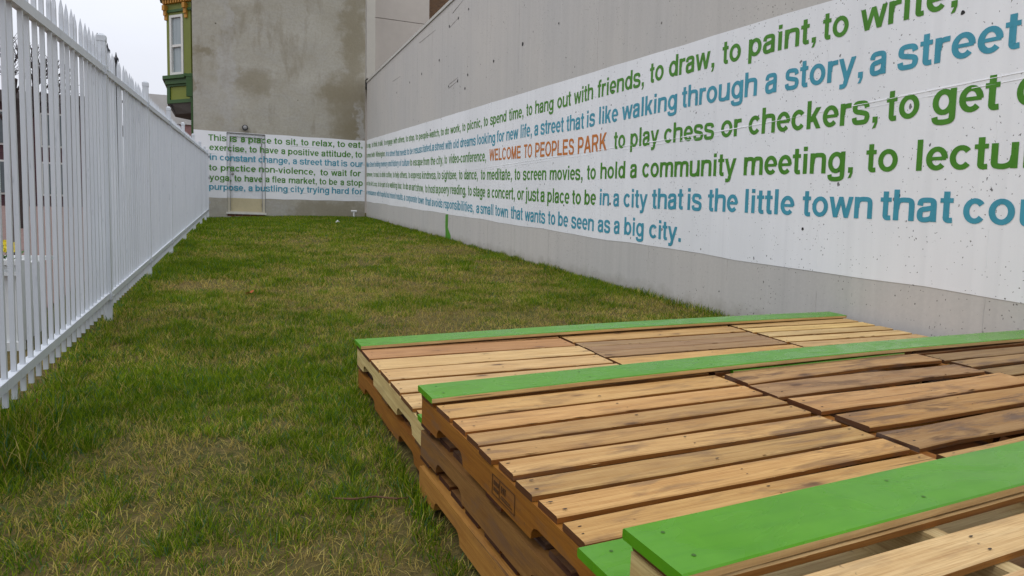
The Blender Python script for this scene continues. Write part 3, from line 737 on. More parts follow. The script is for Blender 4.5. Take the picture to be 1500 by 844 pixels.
fr.box(L0, L1, y0 + .002, y1, DZ1 - FW, DZ1 - .004, 1); fr.box(L0, L1, y0 + .002, y1, DZ0, DZ0 + .04, 0)
fo = fr.obj('door_frame', [M_DOORF, M_DOORW], bld)
tr = MB()   # raised outer mouldings, drip cap; inner grey strips stand in for dark leaf gaps
for xa in (DX0 - .012, DX1 - .006): tr.box(xa, xa + .018, EY - .012, EY + .02, DZ0 - .02, DZ1 + .012)
for xa in (L0 - .006, L1 - .006): tr.box(xa, xa + .012, EY + .004, EY + .03, DZ0 + .04, DZ1 - FW)
tr.box(DX0 + .006, DX1 - .006, EY - .02, EY + .02, DZ1 - .006, DZ1 + .02)
tr.obj('trim_and_gap_line', M_DOORG, bld)
si = MB(); si.box(DX0 - .03, DX1 + .03, EY - .05, EY + .1, DZ0 - .045, DZ0 + .012); si.obj('sill', plain('pale_sill', (.62, .60, .55), .5), bld)
M_BRICK = plain('red_brick', (0.16, 0.062, 0.04), .85, .2, 30)
for k in range(5):
    b = MB(); w = (DX1 - DX0) / 5
    b.box(DX0 + k * w + .006, DX0 + (k + 1) * w - .006, EY - .012 + random.uniform(-.004, .004), EY + .1, DZ0 - .17, DZ0 - .05)
    b.obj('brick', M_BRICK, bld)
# green bay window
GREEN = plain('olive_green_paint', (0.15, 0.175, 0.03), .5, .05); DGREEN = plain('dark_green_paint', (0.035, 0.085, 0.022), .45, .08)
LGREEN = plain('light_olive_panel', (0.17, 0.20, 0.028), .5, .04); ORANGE = plain('orange_trim_paint', (0.44, 0.21, 0.03), .5, .05)
M_SOFF = plain('dark_soffit', (0.075, 0.068, 0.06), .8, .1); M_SASH = plain('white_sash', (0.60, 0.60, 0.57), .45, .03)
gm = NT('curtained_glass'); gp = gm.pos(); gn = gm.noise(gm.mapping(gp, (6, 6, .3)), 3, 3)
gm.color(gm.mix(gn, (0.17, 0.21, 0.22), (0.36, 0.41, 0.42))).rough(.06, .6); GLASSM = gm.mat
A = Vector((-.945, 22.095)); U = Vector((-1, 1)).normalized(); Nn = Vector((-1, -1)).normalized()   # the angled side runs from A along U, facing Nn
def bay_box(mb, u0, u1, z0, z1, t0=0.0, t1=.12, m=0):
    """a slab on the angled side: u along it, projecting from -t1 (inside) to t0 (outside)"""
    q = [A + U * u0 - Nn * t1, A + U * u0 + Nn * t0, A + U * u1 + Nn * t0, A + U * u1 - Nn * t1]
    q = q[::-1]
    return mb.hull8([(v.x, v.y, z0) for v in q], [(v.x, v.y, z1) for v in q], m)
K = math.sqrt(2); UL = .69 * K
def bay_ring(mb, z0, z1, out, m=0):
    """a course that follows the bay: angled side, front, angled side"""
    e = out
    a = (A.x - .0, A.y - e * K); b = (A.x - .69 - e * .414 * 1.0 - e * .586, A.y + .69 - e * .414); c2 = (A.x - .69 - e, A.y + 1.35); d = (A.x, A.y + 2.05 + e)
    prof = [a, b, c2, d]
    return mb.prism(prof, 2, z0, z1, m)
mb = MB(); bay_ring(mb, 5.12, 7.55, -.13); mb.obj('bay_core', GREEN, bld)
mb = MB(); bay_box(mb, .04, .245 * K - .03, 5.42, 7.2, 0, .12); bay_box(mb, .60 * K, UL, 5.42, 7.2, 0, .12); bay_box(mb, .245 * K - .03, .60 * K, 7.13, 7.2, 0, .12)
mb.box(A.x - .69, A.x - .59, A.y + .75, A.y + 1.33, 5.42, 7.2)
mb.obj('bay_wall', GREEN, bld)
mb = MB(); bay_ring(mb, 4.62, 4.72, .02); mb.obj('bottom_band', DGREEN, bld)
mb = MB(); bay_ring(mb, 4.72, 5.1, -.02); mb.obj('spandrel_panel', LGREEN, bld)
for a_, b_ in ((-.02, .09), (UL - .1, UL + .02)):
    mb = MB(); bay_box(mb, a_, b_, 4.72, 5.12, .012, .1); mb.obj('panel_stile', DGREEN, bld)
mb = MB(); bay_ring(mb, 5.10, 5.16, .02)
mb.obj('bed_mould', DGREEN, bld)
mb = MB(); bay_ring(mb, 5.162, 5.30, .07); bay_ring(mb, 5.302, 5.40, .13); mb.obj('bay_sill', DGREEN, bld)
mb = MB()  # tapered underside
a0 = [(A.x + .0, A.y - .0), (A.x - .69, A.y + .69), (A.x - .69, A.y + 1.35), (A.x, A.y + 2.0)]
a1 = [(A.x + .0, A.y + .12), (A.x - .53, A.y + .72), (A.x - .53, A.y + 1.2), (A.x, A.y + 1.8)]
mb.hull8([(x, y, 4.33) for x, y in a1], [(x, y, 4.618) for x, y in a0])
mb.obj('soffit', M_SOFF, bld)
mb = MB()
for dx_ in (.1, .2): mb.tube([(A.x - .66 + dx_ * .4, A.y + .60 - dx_ * .1, 4.60), (A.x - .53 + dx_ * .5, A.y + .68 - dx_ * .3, 4.36)], .012, 5)
mb.obj('soffit_groove', M_DARK, bld)
win = MB(); u0, u1 = .245 * K - .02, .60 * K; z0, z1 = 5.42, 7.12
bay_box(win, u0, u0 + .07, z0, z1, .02, .1); bay_box(win, u1 - .07, u1, z0, z1, .02, .1); bay_box(win, u0 + .07, u1 - .07, z0, z0 + .08, .018, .1); bay_box(win, u0 + .07, u1 - .07, z1 - .07, z1, .018, .1)
bay_box(win, u0 + .07, u1 - .07, 6.22, 6.29, .0, .1)
w_o = win.obj('window', M_SASH, bld)
pn = MB(); bay_box(pn, u0 + .071, u1 - .071, z0 + .081, 6.219, -.05, .06); pn.obj('pane', GLASSM, w_o)
pn = MB(); bay_box(pn, u0 + .071, u1 - .071, 6.291, z1 - .071, -.03, .04); pn.obj('pane', GLASSM, w_o)
mb = MB(); bay_ring(mb, 7.20, 7.27, .035); mb.obj('frieze_mould', DGREEN, bld)
mb = MB(); bay_ring(mb, 7.272, 7.56, .0); mb.obj('frieze', GREEN, bld)
mb = MB(); bay_ring(mb, 7.562, 7.66, .12); bay_ring(mb, 7.662, 7.80, .2); bay_ring(mb, 7.802, 8.0, .3); mb.obj('cornice', GREEN, bld)
mb = MB(); bay_ring(mb, 8.002, 11.5, -.05); mb.obj('upper_bay', GREEN, bld)
for k in range(11):
    d = MB(); u = -.02 + k * .1; bay_box(d, u, u + .055, 7.44, 7.556, .085, .02); d.obj('dentil', ORANGE, bld)
for u in (.14, .92):
    d = MB()
    for (z0_, z1_, t) in ((7.26, 7.40, .12), (7.12, 7.258, .075), (7.0, 7.118, .04)): bay_box(d, u, u + .1, z0_, z1_, t, .03)
    d.obj('bracket', ORANGE, bld)
mb = MB(); mb.box(-1.10, -.93, 21.93, 22.06, 4.75, 5.30); mb.box(-1.16, -.93, 21.92, 22.07, 5.302, 5.38); mb.box(-.985, -.93, 21.95, 22.06, 1.0, 4.748)
mb.obj('corner_trim', DGREEN, bld)

# round lamp over the door
lx, lz = .45, 3.965; M_BLK = plain('black_metal', (.02, .02, .022), .4, .1)
lamp = thing('wall_lamp', 'small round black lamp on the stucco just above the door', 'lamp', (lx, EY, lz))
mb = MB(); mb.tube([(lx, EY - .001, lz), (lx, EY - .03, lz)], .05, 14); mb.tube([(lx, EY - .03, lz), (lx, EY - .09, lz)], [.078, .085], 16); mb.obj('housing', M_BLK, lamp)
mb = MB(); mb.tube([(lx, EY - .091, lz + .01), (lx, EY - .105, lz + .01)], [.055, .03], 12); mb.obj('lens', plain('frosted_lens', (.28, .28, .28), .3), lamp)
# white vent pipe at the wall foot
px_ = 3.60; pz = gz(px_, 21.8)
vp = MB(); vp.tube([(px_, 21.8, pz - .1), (px_, 21.8, pz + .17)], .03, 10); vp.tube([(px_ - .085, 21.8, pz + .2), (px_ + .085, 21.8, pz + .2)], .034, 10)
o = vp.obj('vent_pipe', plain('white_plastic', (.66, .66, .66), .4, .03)); tag(o, 'short white T-shaped pipe standing in the grass by the end wall', 'pipe')

# ------------------------------------------------------------------ buildings beyond
pb = thing('panel_building', 'pale pinkish building of large smooth panels rising behind the concrete wall', 'building', (7, 30, 1.6))
PINK = plain('pinkish_panel', (0.55, 0.50, 0.455), .6, .035, 3); CREAM = plain('cream_pilaster', (0.70, 0.665, 0.60), .6, .03, 3)
mb = MB(); mb.box(5.42, 5.775, 29.7, 30.3, 7.45, 16); mb.obj('pilaster', CREAM, pb)
for i, (z0, z1) in enumerate(((7.3, 10.09), (10.115, 12.9), (12.925, 16))):
    mb = MB(); mb.box(5.778, 8.19, 30.0, 30.4, z0, z1); mb.obj('cladding_panel', PINK, pb)
mb = MB(); mb.box(5.5, 8.19, 30.401, 40, 1.4, 16); mb.obj('building_core', PINK, pb)
mb = MB(); mb.box(5.2, 8.3, 29.6, 30.3, 7.1, 7.3); mb.obj('base_flashing', M_DARK, pb)
def brick_mat(name, c1, c2, mortar, scale=4.0):
    m = NT(name); p = m.pos(); s_ = m.sep(p)
    cb = m.n.new('ShaderNodeCombineXYZ'); m.l(m.math('ADD', s_[0], s_[1]), cb.inputs[0]); m.l(s_[2], cb.inputs[1])
    b = m.n.new('ShaderNodeTexBrick'); b.inputs['Scale'].default_value = scale; b.inputs['Mortar Size'].default_value = .012
    b.inputs['Brick Width'].default_value = .85; b.inputs['Row Height'].default_value = .28
    for i, c in ((0, c1), (1, c2), (2, mortar)): b.inputs[('Color1', 'Color2', 'Mortar')[i]].default_value = c + (1,)
    m.l(cb.outputs[0], b.inputs['Vector'])
    n = m.noise(p, 4, 4)
    m.color(m.mix(m.mrange(n, .4, .7, 0, .35), b.outputs[0], tuple(v * .7 for v in c1))).rough(.9, .2); return m.mat
bb = MB(); bb.box(8.3, 20, 33, 45, 1.4, 18)
o = bb.obj('brick_building', brick_mat('brown_brick', (.20, .115, .065), (.14, .085, .055), (.24, .2, .16))); tag(o, 'brown brick building behind the sloping top of the concrete wall', 'building')
# low pink and white building beyond the fence end, white tower beside it
pw = thing('low_building', 'low pink brick building with white parapet beyond the end of the fence', 'building', (-3, 45, 1.6))
mb = MB(); mb.box(-4.2, -1.0, 45, 55, 1.3, 7.0); mb.obj('wall', brick_mat('pink_brick', (.34, .19, .18), (.30, .165, .16), (.36, .27, .25)), pw)
mb = MB(); mb.box(-4.3, -.9, 44.9, 55, 7.01, 8.6); mb.obj('parapet', plain('pale_parapet', (.55, .54, .52), .7, .05), pw)
tw = thing('white_tower', 'slim pale apartment tower far off between fence and green bay', 'building', (-4.6, 62, 1.6))
M_PT = plain('pale_tower_wall', (.62, .64, .66), .7, .06)
mb = MB(); mb.box(-4.78, -3.3, 62, 68, 1.3, 11.5); mb.box(-5.3, -4.781, 63, 68, 1.3, 10.3); mb.obj('wall', M_PT, tw)
M_GL = plain('dark_glass', (.10, .12, .13), .2, .1)
for i in range(3):
    for k in range(2):
        mb = MB(); mb.box(-4.6 + k * .6, -4.25 + k * .6, 61.96, 62.05, 9.9 - i * 1.6, 10.8 - i * 1.6); mb.obj('window', M_GL, tw)

# ------------------------------------------------------------------ street side seen through the pickets
hb = thing('street_house', 'dark red brick house with tall windows across the street behind the fence', 'building', (-12, 34, 1.6))
mb = MB(); mb.box(-16, -5.5, 34, 44, 1.2, 6.0); mb.obj('wall', brick_mat('dark_red_brick', (.10, .05, .055), (.075, .04, .05), (.12, .09, .09)), hb)
for i in range(5):
    for z in (2.2, 4.2):
        w = MB(); x = -15.2 + i * 2; w.box(x, x + .9, 33.93, 34.05, z, z + 1.4); wo_ = w.obj('window', M_SASH, hb)
        q = MB(); q.box(x + .08, x + .82, 33.90, 33.94, z + .08, z + 1.32); q.obj('pane', M_GL, wo_)
mb = MB(); mb.box(-16.3, -5.2, 33.6, 44.3, 6.002, 6.35); mb.obj('cornice', plain('dark_cornice', (.08, .07, .07), .7), hb)
pl = thing('planter_box', 'low white planter box of flowers just behind the fence', 'planter', (-2.2, 5.1, gz(-2.2, 5.1)))
M_WP = plain('white_planter_paint', (.62, .64, .64), .5, .05)
g0 = gz(-2.2, 4.8)
mb = MB(); mb.box(-3.3, -1.16, 4.80, 5.5, g0 + .03, g0 + .50); mb.obj('box', M_WP, pl)
mb = MB(); mb.box(-3.34, -1.12, 4.77, 4.86, g0 + .502, g0 + .53); mb.box(-3.34, -1.12, 4.76, 4.80, g0 + .44, g0 + .46); mb.box(-3.34, -1.12, 5.44, 5.53, g0 + .502, g0 + .53); mb.box(-3.34, -1.12, 4.76, 4.80, g0 + .0, g0 + .05); mb.obj('rim', M_WP, pl)
leafm = plain('planter_leaves', (.05, .11, .03), .6, .2)
cols = [('orange', (.75, .26, .02)), ('violet', (.30, .22, .62)), ('yellow', (.75, .6, .04)), ('dark purple', (.05, .02, .08)), ('pink', (.6, .1, .12))]
mats = {n: plain(n.replace(' ', '_') + '_petal', c, .6, .1) for n, c in cols}
spots = [(-2.28 + i * .2, 4.98 + .10 * (i % 2)) for i in range(6)]
order = ['yellow', 'orange', 'violet', 'dark purple', 'pink', 'yellow']
for (x, y), cn in zip(spots, order):
    z = g0 + .50; lf = MB()
    for k in range(26):
        a = random.uniform(0, 6.28); r = random.uniform(.01, .09); b = random.uniform(.02, .11); s2 = .022
        c = Vector((x + r * math.cos(a), y + r * math.sin(a), z + b)); d = Vector((random.uniform(-1, 1), random.uniform(-1, 1), random.uniform(-.3, .8))).normalized(); e = d.orthogonal().normalized()
        lf.quad(c - d * s2, c + e * s2 * .5, c + d * s2, c - e * s2 * .5)
    fl = lf.obj('flower_plant', leafm, None, off=(x, y, z)); fl.location = (x, y, z)
    tag(fl, f'{cn} flowering plant in the white planter behind the fence' + (', at its right end' if x > -1.4 else (', leftmost one' if cn == 'yellow' else '')), 'flower', 'flowers in the planter')
    bl = MB()
    for k in range(14):
        a = random.uniform(0, 6.28); r = random.uniform(0, .08); c = Vector((x + r * math.cos(a), y - .02 + r * math.sin(a), z + random.uniform(.07, .13)))
        for q in range(4):
            t = q * math.pi / 2 + a; d = Vector((math.cos(t), -.5, math.sin(t))) * .017; e = Vector((-math.sin(t), 0, math.cos(t))) * .011
            bl.quad(c, c + d * .6 + e, c + d * 1.1, c + d * .6 - e)
    bl.obj('blossom', mats[cn], fl)
# bare tree and brown pole
M_BARK = plain('grey_brown_bark', (.055, .042, .04), .9, .2, 30)
tx, ty = -.2364 * 15.5, 15.5; tz = gz(tx, ty)
tree = thing('bare_tree', 'bare street tree with dark trunk and twigs seen through the pickets', 'tree', (tx, ty, tz))
tk = MB(); tk.tube([(tx, ty, tz - .1), (tx + .03, ty, tz + .8), (tx - .02, ty, tz + 1.7), (tx + .05, ty + .02, tz + 2.4)], [.13, .11, .09, .07], 10); tk.obj('trunk', M_BARK, tree)
cr = MB()
def twig(p, d, L, r, n):
    e = p + d * L; mid = p + d * L * .5 + Vector((random.uniform(-1, 1), random.uniform(-1, 1), random.uniform(-.5, 1))) * L * .07
    cr.tube([p, mid, e], [r, r * .8, r * .6], 4)
    if n == 0: return
    for _ in range(3 if n > 2 else 4):
        q = Vector((random.uniform(-1, 1), random.uniform(-1, 1), random.uniform(-.2, .9))) * .75 + d; q.normalize()
        twig(p + d * L * random.uniform(.45, 1), q, L * random.uniform(.55, .8), r * .58, n - 1)
for a in (0, 1.3, 2.5, 3.7, 5.0): twig(Vector((tx, ty, tz + random.uniform(1.5, 2.4))), Vector((math.cos(a), math.sin(a), 1.0)).normalized(), .75, .045, 4)
cr.obj('crown', M_BARK, tree)
po = MB(); qx, qy = -.2455 * 7.5 + .03, 7.5; po.tube([(qx, qy, gz(qx, qy) - .1), (qx, qy, 2.55)], .022, 10); po.tube([(qx, qy, 2.55), (qx, qy, 2.6)], [.03, .02], 10)
tag(po.obj('street_pole', plain('brown_painted_pole', (.10, .075, .07), .5)), 'slim brown pole standing behind the nearest pickets of the white fence', 'pole')
ir = thing('iron_railing', 'short black iron railing with ball finials rising just behind the fence top', 'railing', (-1.0, 6.6, gz(-1, 6.6)))
for k in range(3):
    y = 6.1 + k * .42; x = fence_x(y) - .10; zt = gz(x, y) + 2.015
    b = MB(); b.tube([(x, y, gz(x, y)), (x, y, zt)], .009, 6); b.tube([(x, y, zt - .02), (x, y, zt + .0), (x, y, zt + .02), (x, y, zt + .04), (x, y, zt + .075)], [.009, .02, .02, .008, .002], 8)
    b.tube([(x, y, zt - .055), (x, y, zt - .045)], .016, 8); b.obj('bar', M_BLK, ir)
b = MB(); b.tube([(fence_x(6.1) - .1, 6.1, gz(-1, 6.1) + 1.7), (fence_x(7.9) - .1, 7.9, gz(-1, 7.9) + 1.7)], .012, 4); b.obj('rail', M_BLK, ir)

# ------------------------------------------------------------------ white steel picket fence
fm = NT('white_fence_paint'); fp = fm.pos()
f1 = fm.noise(fm.mapping(fp, (3, 3, .5)), 2.5, 5, .6); f2 = fm.noise(fm.mapping(fp, (14, 14, 2)), 3.0, 4, .7)
oi = fm.n.new('ShaderNodeObjectInfo')
fc = fm.mix(fm.mrange(f1, .35, .7, 0, .55), (0.61, 0.64, 0.675), (0.52, 0.555, 0.60))
fc = fm.mix(fm.mrange(oi.outputs['Random'], 0, 1, 0, .22), fc, (0.43, 0.47, 0.52))
fc = fm.mix(fm.mrange(f2, .60, .75, 0, .5), fc, (0.24, 0.27, 0.32))
fm.color(fc).rough(.42, .4).bump(f2, .1, .001)
M_FENCE = fm.mat
fence = thing('picket_fence', 'tall white steel picket fence with pointed pickets along the lawn', 'fence', (fence_x(10), 10, gz(fence_x(10), 10)))
FS = 0.0055  # fence height shrinks a little towards the far end
def ftop(y): return 1.985 - FS * max(0, min(y, 22) - 5.6) if y < 9 else 1.966 - .0075 * (y - 9)
def fpick(y): return 1.955 - .028 * max(0, y - 5.5) if y < 8.5 else 1.871 - .004 * (y - 8.5)
RT0, RT1 = 1.735, 1.782; RB0, RB1 = .148, .19
PW = .0096
def picket_mesh(h):
    mb = MB(); w = PW; t = h - .085
    mb.box(-w, w, -w, w, 0.0, t)
    mb.add([(-w, -w, t), (w, -w, t), (w, w, t), (-w, w, t), (-w * .9, -w * .55, t + .035), (w * .9, -w * .55, t + .035), (w * .9, w * .55, t + .035), (-w * .9, w * .55, t + .035), (-.001, 0, h), (.001, 0, h)],
           [(0, 1, 5, 4), (1, 2, 6, 5), (2, 3, 7, 6), (3, 0, 4, 7), (4, 5, 9, 8), (5, 6, 9), (6, 7, 8, 9), (7, 4, 8)])
    return mb.mesh('picket', M_FENCE)
pmesh = {}
posts = [.75, 3.10, 5.645, 8.02, 10.43, 12.88, 15.5, 17.95, 20.2, 21.75]
fx0, fy0, fz0 = fence.location
y = .95
while y < 21.8:
    if min(abs(y - q) for q in posts) > .045:
        h = round(fpick(y) - .07, 2)
        if h not in pmesh: pmesh[h] = picket_mesh(h)
        x = fence_x(y)
        link_mesh('picket', pmesh[h], fence, (x - fx0, y - fy0 + random.uniform(-.001, .001), gz(x, y) + .07 - fz0), (random.uniform(-.004, .004), random.uniform(-.004, .004), random.uniform(-.03, .03)))
    y += .1245
for q in posts:
    x = fence_x(q); g = gz(x, q); w = .026; t = g + ftop(q)
    b = MB(); b.box(x - w, x + w, q - w, q + w, g - .15, t)
    b.hull8([(x - w - .003, q - w - .003, t - .03), (x + w + .003, q - w - .003, t - .03), (x + w + .003, q + w + .003, t - .03), (x - w - .003, q + w + .003, t - .03)],
            [(x - w - .003, q - w - .003, t + .006), (x + w + .003, q - w - .003, t + .006), (x + w + .003, q + w + .003, t + .006), (x - w - .003, q + w + .003, t + .006)])
    b.hull8([(x - w, q - w, t + .006), (x + w, q - w, t + .006), (x + w, q + w, t + .006), (x - w, q + w, t + .006)],
            [(x - w * .5, q - w * .5, t + .022), (x + w * .5, q - w * .5, t + .022), (x + w * .5, q + w * .5, t + .022), (x - w * .5, q + w * .5, t + .022)])
    po_ = b.obj('post', M_FENCE, fence)
    for (r0, r1) in ((RT0, RT1), (RB0, RB1)):
        br = MB()
        br.box(x - w - .006, x + w + .006, q - w - .012, q + w + .012, g + r0 - .008, g + r1 + .006)
        br.tube([(x + w + .005, q, g + (r0 + r1) / 2), (x + w + .016, q, g + (r0 + r1) / 2)], .007, 6)
        br.obj('bracket', M_FENCE, po_)
for a, b_ in zip(posts[:-1], posts[1:]):
    for (r0, r1) in ((RT0, RT1), (RB0, RB1)):
        mb = MB(); w = .019; xa, xb = fence_x(a), fence_x(b_); ya, yb = a + .03, b_ - .03; ga, gb = gz(xa, a), gz(xb, b_)
        mb.hull8([(xa - w, ya, ga + r0), (xa + w, ya, ga + r0), (xb + w, yb, gb + r0), (xb - w, yb, gb + r0)], [(xa - w, ya, ga + r1), (xa + w, ya, ga + r1), (xb + w, yb, gb + r1), (xb - w, yb, gb + r1)])
        mb.obj('rail', M_FENCE, fence)
# latch hardware at the far end
mb = MB()
for r in (.35, 1.05, 1.65):
    x = fence_x(21.75); g = gz(x, 21.75); mb.box(x + .028, x + .07, 21.72, 21.79, g + r, g + r + .06); mb.box(x + .045, x + .055, 21.70, 21.72, g + r - .03, g + r + .12)
mb.obj('latch', plain('galvanised_latch', (.35, .36, .38), .4, .1), fence)
# ------------------------------------------------------------------ pallets
def wood(name, axis, knots=True, rough=.62, shade=None):
    """sawn wood, grain along the given local axis; tint comes from the object colour, pattern offset from its random number"""
    m = NT(name); oi = m.n.new('ShaderNodeObjectInfo')
    p0 = m.objc(); off = m.n.new('ShaderNodeVectorMath'); off.operation = 'ADD'
    rv = m.n.new('ShaderNodeCombineXYZ'); r = m.math('MULTIPLY', oi.outputs['Random'], 37.0)
    for i in range(3): m.l(m.math('MULTIPLY', r, 1.0 + i * .7), rv.inputs[i])
    m.l(p0, off.inputs[0]); m.l(rv.outputs[0], off.inputs[1]); p = off.outputs[0]
    sc = [14, 14, 14]; sc[axis] = 1.0; sc2 = [110, 110, 110]; sc2[axis] = 3.0; sc3 = [11, 11, 11]; sc3[axis] = 2.4
    g1 = m.noise(m.mapping(p, tuple(sc)), 2.0, 5, .6, .6); g2 = m.noise(m.mapping(p, tuple(sc2)), 2.5, 4, .65)
    bl = m.noise(m.mapping(p, tuple(sc3)), 1.6, 5, .62, .4); saw = [6, 6, 6]; saw[axis] = 220
    sw = m.noise(m.mapping(p, tuple(saw)), 1.0, 2, .5)
    tint = oi.outputs['Color']
    if shade: tint = m.mix(1.0, tint, shade, 'MULTIPLY')
    c = m.mix(m.mrange(g1, .38, .66, 0, .62), tint, m.mix(1.0, tint, (.62, .50, .36), 'MULTIPLY'))
    c = m.mix(m.mrange(g2, .42, .66, 0, .62), c, m.mix(1.0, tint, (.55, .42, .30), 'MULTIPLY'))
    c = m.mix(m.mrange(sw, .5, .8, 0, .14), c, m.mix(1.0, tint, (1.2, 1.15, 1.1), 'MULTIPLY'))
    cr = [60, 60, 60]; cr[axis] = 1.1; ck = m.noise(m.mapping(p, tuple(cr), (3, 8, 1)), 1.0, 3, .6)
    c = m.mix(m.mrange(ck, .665, .70, 0, .75), c, (.06, .03, .015))
    c = m.mix(m.mrange(m.noise(m.mapping(p, (1, 1, 1), (6, 6, 2)), 42, 3, .6), .70, .76, 0, .7), c, (.07, .04, .02))
    # weather stains: grey-brown patches of their own shape
    c = m.mix(m.math('MULTIPLY', m.mrange(m.math('ADD', bl, m.math('MULTIPLY', m.math('SUBTRACT', .5, oi.outputs['Alpha']), .10)), .52, .64, 0, .88), m.mrange(oi.outputs['Alpha'], 0, 1, 1.0, 0.10)), c, m.mix(m.mrange(g1, .4, .6), (.10, .045, .018), (.13, .085, .06)))
    if knots:
        ks = [3.2, 9, 9]
        if axis == 1: ks = [9, 3.2, 9]
        kd = m.vor(m.mapping(p, tuple(ks)), 1.0)
        kd = m.math('ADD', kd, m.math('MULTIPLY', m.noise(p, 30, 3), .10))
        c = m.mix(m.mrange(kd, .10, .17, .85, 0), c, (.05, .025, .014))
        c = m.mix(m.mrange(kd, .14, .32, .3, 0), c, (.20, .10, .045))
    m.color(c).rough(rough, .3)
    m.bump(m.math('ADD', m.math('MULTIPLY', g2, .8), m.math('ADD', g1, m.math('MULTIPLY', sw, .3))), .5, .0022)
    return m.mat
WOOD_X = wood('deck_wood', 0); WOOD_E = wood('shaded_edge', 0, False, .8, (.56, .36, .16)); WOOD_N = wood('dark_end', 1, False, .85, (.20, .12, .07)); WOOD_Y = wood('stringer_wood', 1, False, .7)  # board side faces have shade put into their colour; end faces darker still
gp_ = NT('bright_green_paint'); p = gp_.pos()
s1 = gp_.noise(gp_.mapping(p, (1, 1, 1)), 7, 4, .6, .8); s2 = gp_.noise(gp_.mapping(p, (6, 60, 60)), 1.5, 3, .6)
s5 = gp_.noise(gp_.mapping(p, (3, 26, 26), (2, 1, 0)), 1.6, 5, .65); sm = gp_.noise(gp_.mapping(p, (1.2, 2.2, 1), (4, 3, 0)), 3.2, 2.5, .55, 1.6)
c = gp_.mix(gp_.mrange(s1, .3, .7), (0.070, 0.255, 0.006), (0.088, 0.295, 0.009)); c = gp_.mix(gp_.mrange(s5, .5, .75, 0, .45), c, (.040, .19, .008)); c = gp_.mix(gp_.mrange(gp_.noise(p, 55, 4, .7), .68, .76, 0, .25), c, (.14, .31, .07)); gp_.color(c)
gp_.rough(gp_.mrange(sm, .40, .62, .22, .36, True), .5).bump(s2, .10, .001)
M_GREEN = gp_.mat
NAIL = plain('nail_stain', (.03, .022, .02), .6, .1); HOLE = plain('screw_hole', (.05, .12, .02), .6)

def board_mesh(L, W, T, seed, wave=.0015, warp=.002, mats=None, n=7, taper=0.0, top_green=False, endcut=0.0):
    """plank along x from 0 to L, y from -W to 0, z from 0 to T, worn edges, slightly crooked"""
    r = random.Random(seed); mb = MB(); ch = min(.003, T * .2); rings = []
    pa, pb, pc = r.uniform(0, 6), r.uniform(0, 6), r.uniform(0, 6)
    for i in range(n):
        t = i / (n - 1); x = L * t
        if endcut and i == 0: x -= r.uniform(-endcut, endcut)
        if endcut and i == n - 1: x += r.uniform(-endcut, endcut)
        e0 = wave * math.sin(pa + t * 5) + wave * .6 * r.uniform(-1, 1); e1 = wave * math.sin(pb + t * 6.5) + wave * .6 * r.uniform(-1, 1)
        dz = warp * math.sin(pc + t * 3.0); cu = r.uniform(-.4, .4) * warp
        y0, y1 = 0 + e0, -W + e1
        rings.append([(x, y0 - ch, dz + cu), (x, y0, dz + ch + cu), (x, y0, dz + T - ch + cu), (x, y0 - ch, dz + T + cu),
                      (x, y1 + ch, dz + T - cu), (x, y1, dz + T - ch - cu), (x, y1, dz + ch - cu), (x, y1 + ch, dz - cu)])
    vs = [v for R_ in rings for v in R_]; fs = []; mi = []
    for i in range(n - 1):
        for k in range(8):
            a = i * 8 + k; b = i * 8 + (k + 1) % 8
            fs.append((a, b, b + 8, a + 8)); mi.append(1 if top_green and k in (2, 3, 4) else (1 if not top_green and k in (1, 5) else 0))
    e_ = 1 if top_green else 2
    fs.append((7, 6, 5, 4, 3, 2, 1, 0)); mi.append(e_)
    fs.append(tuple(range((n - 1) * 8, n * 8))); mi.append(e_)
    mb.v = vs; mb.f = fs; mb.mi = mi
    return mb.mesh('plank', mats or [WOOD_X, WOOD_E, WOOD_N])
PD = 1.20; TB, HS, BBt = .0175, .0865, .012; PH = TB + HS + BBt
def stringer_mesh(D):
    prof = []   # (y, z), two forklift notches cut into the underside
    def notch(c):
        w, h, r = .115, .036, .03
        return [(c - w, 0)] + [(c - w + r * (1 - math.cos(t)), (h) * math.sin(t)) for t in (.5, 1.0, 1.57)] + [(c + w - r * (1 - math.cos(t)), (h) * math.sin(t)) for t in (1.57, 1.0, .5)] + [(c + w, 0)]
    pts = [(-D, 0)] + notch(-D + .27) + notch(-.27) + [(0, 0), (0, HS), (-D, HS)]
    mb = MB(); mb.prism(pts, 0, 0, .036)
    return mb.mesh('stringer', WOOD_Y)
STR = stringer_mesh(PD)
def frame_rot(phi):
    n = Vector((-C_, -S_, 1)).normalized(); ex = Vector((math.cos(phi), math.sin(phi), 0)); ex = (ex - n * ex.dot(n)).normalized(); ey_ = n.cross(ex)
    return Matrix((ex, ey_, n)).transposed(), n, ex, ey_
NAILM = {}
def nail_mesh():
    if 'm' not in NAILM:
        mb = MB(); n = 7
        vs = [(.0042 * math.cos(6.283 * k / n), .0036 * math.sin(6.283 * k / n), 0) for k in range(n)] + [(0, 0, .0007)]
        mb.add(vs, [(k, (k + 1) % n, n) for k in range(n)]); NAILM['m'] = mb.mesh('nail', NAIL)
    return NAILM['m']
def tintv(base, v=.1, r=random):
    k = 1 + r.uniform(-v, v); return (base[0] * k, base[1] * k * (1 + r.uniform(-.05, .03)), base[2] * k * (1 + r.uniform(-.14, .06)))
GENERIC = [(-i * .1235, -i * .1235 - .098) for i in range(10)]
meshcache = {}
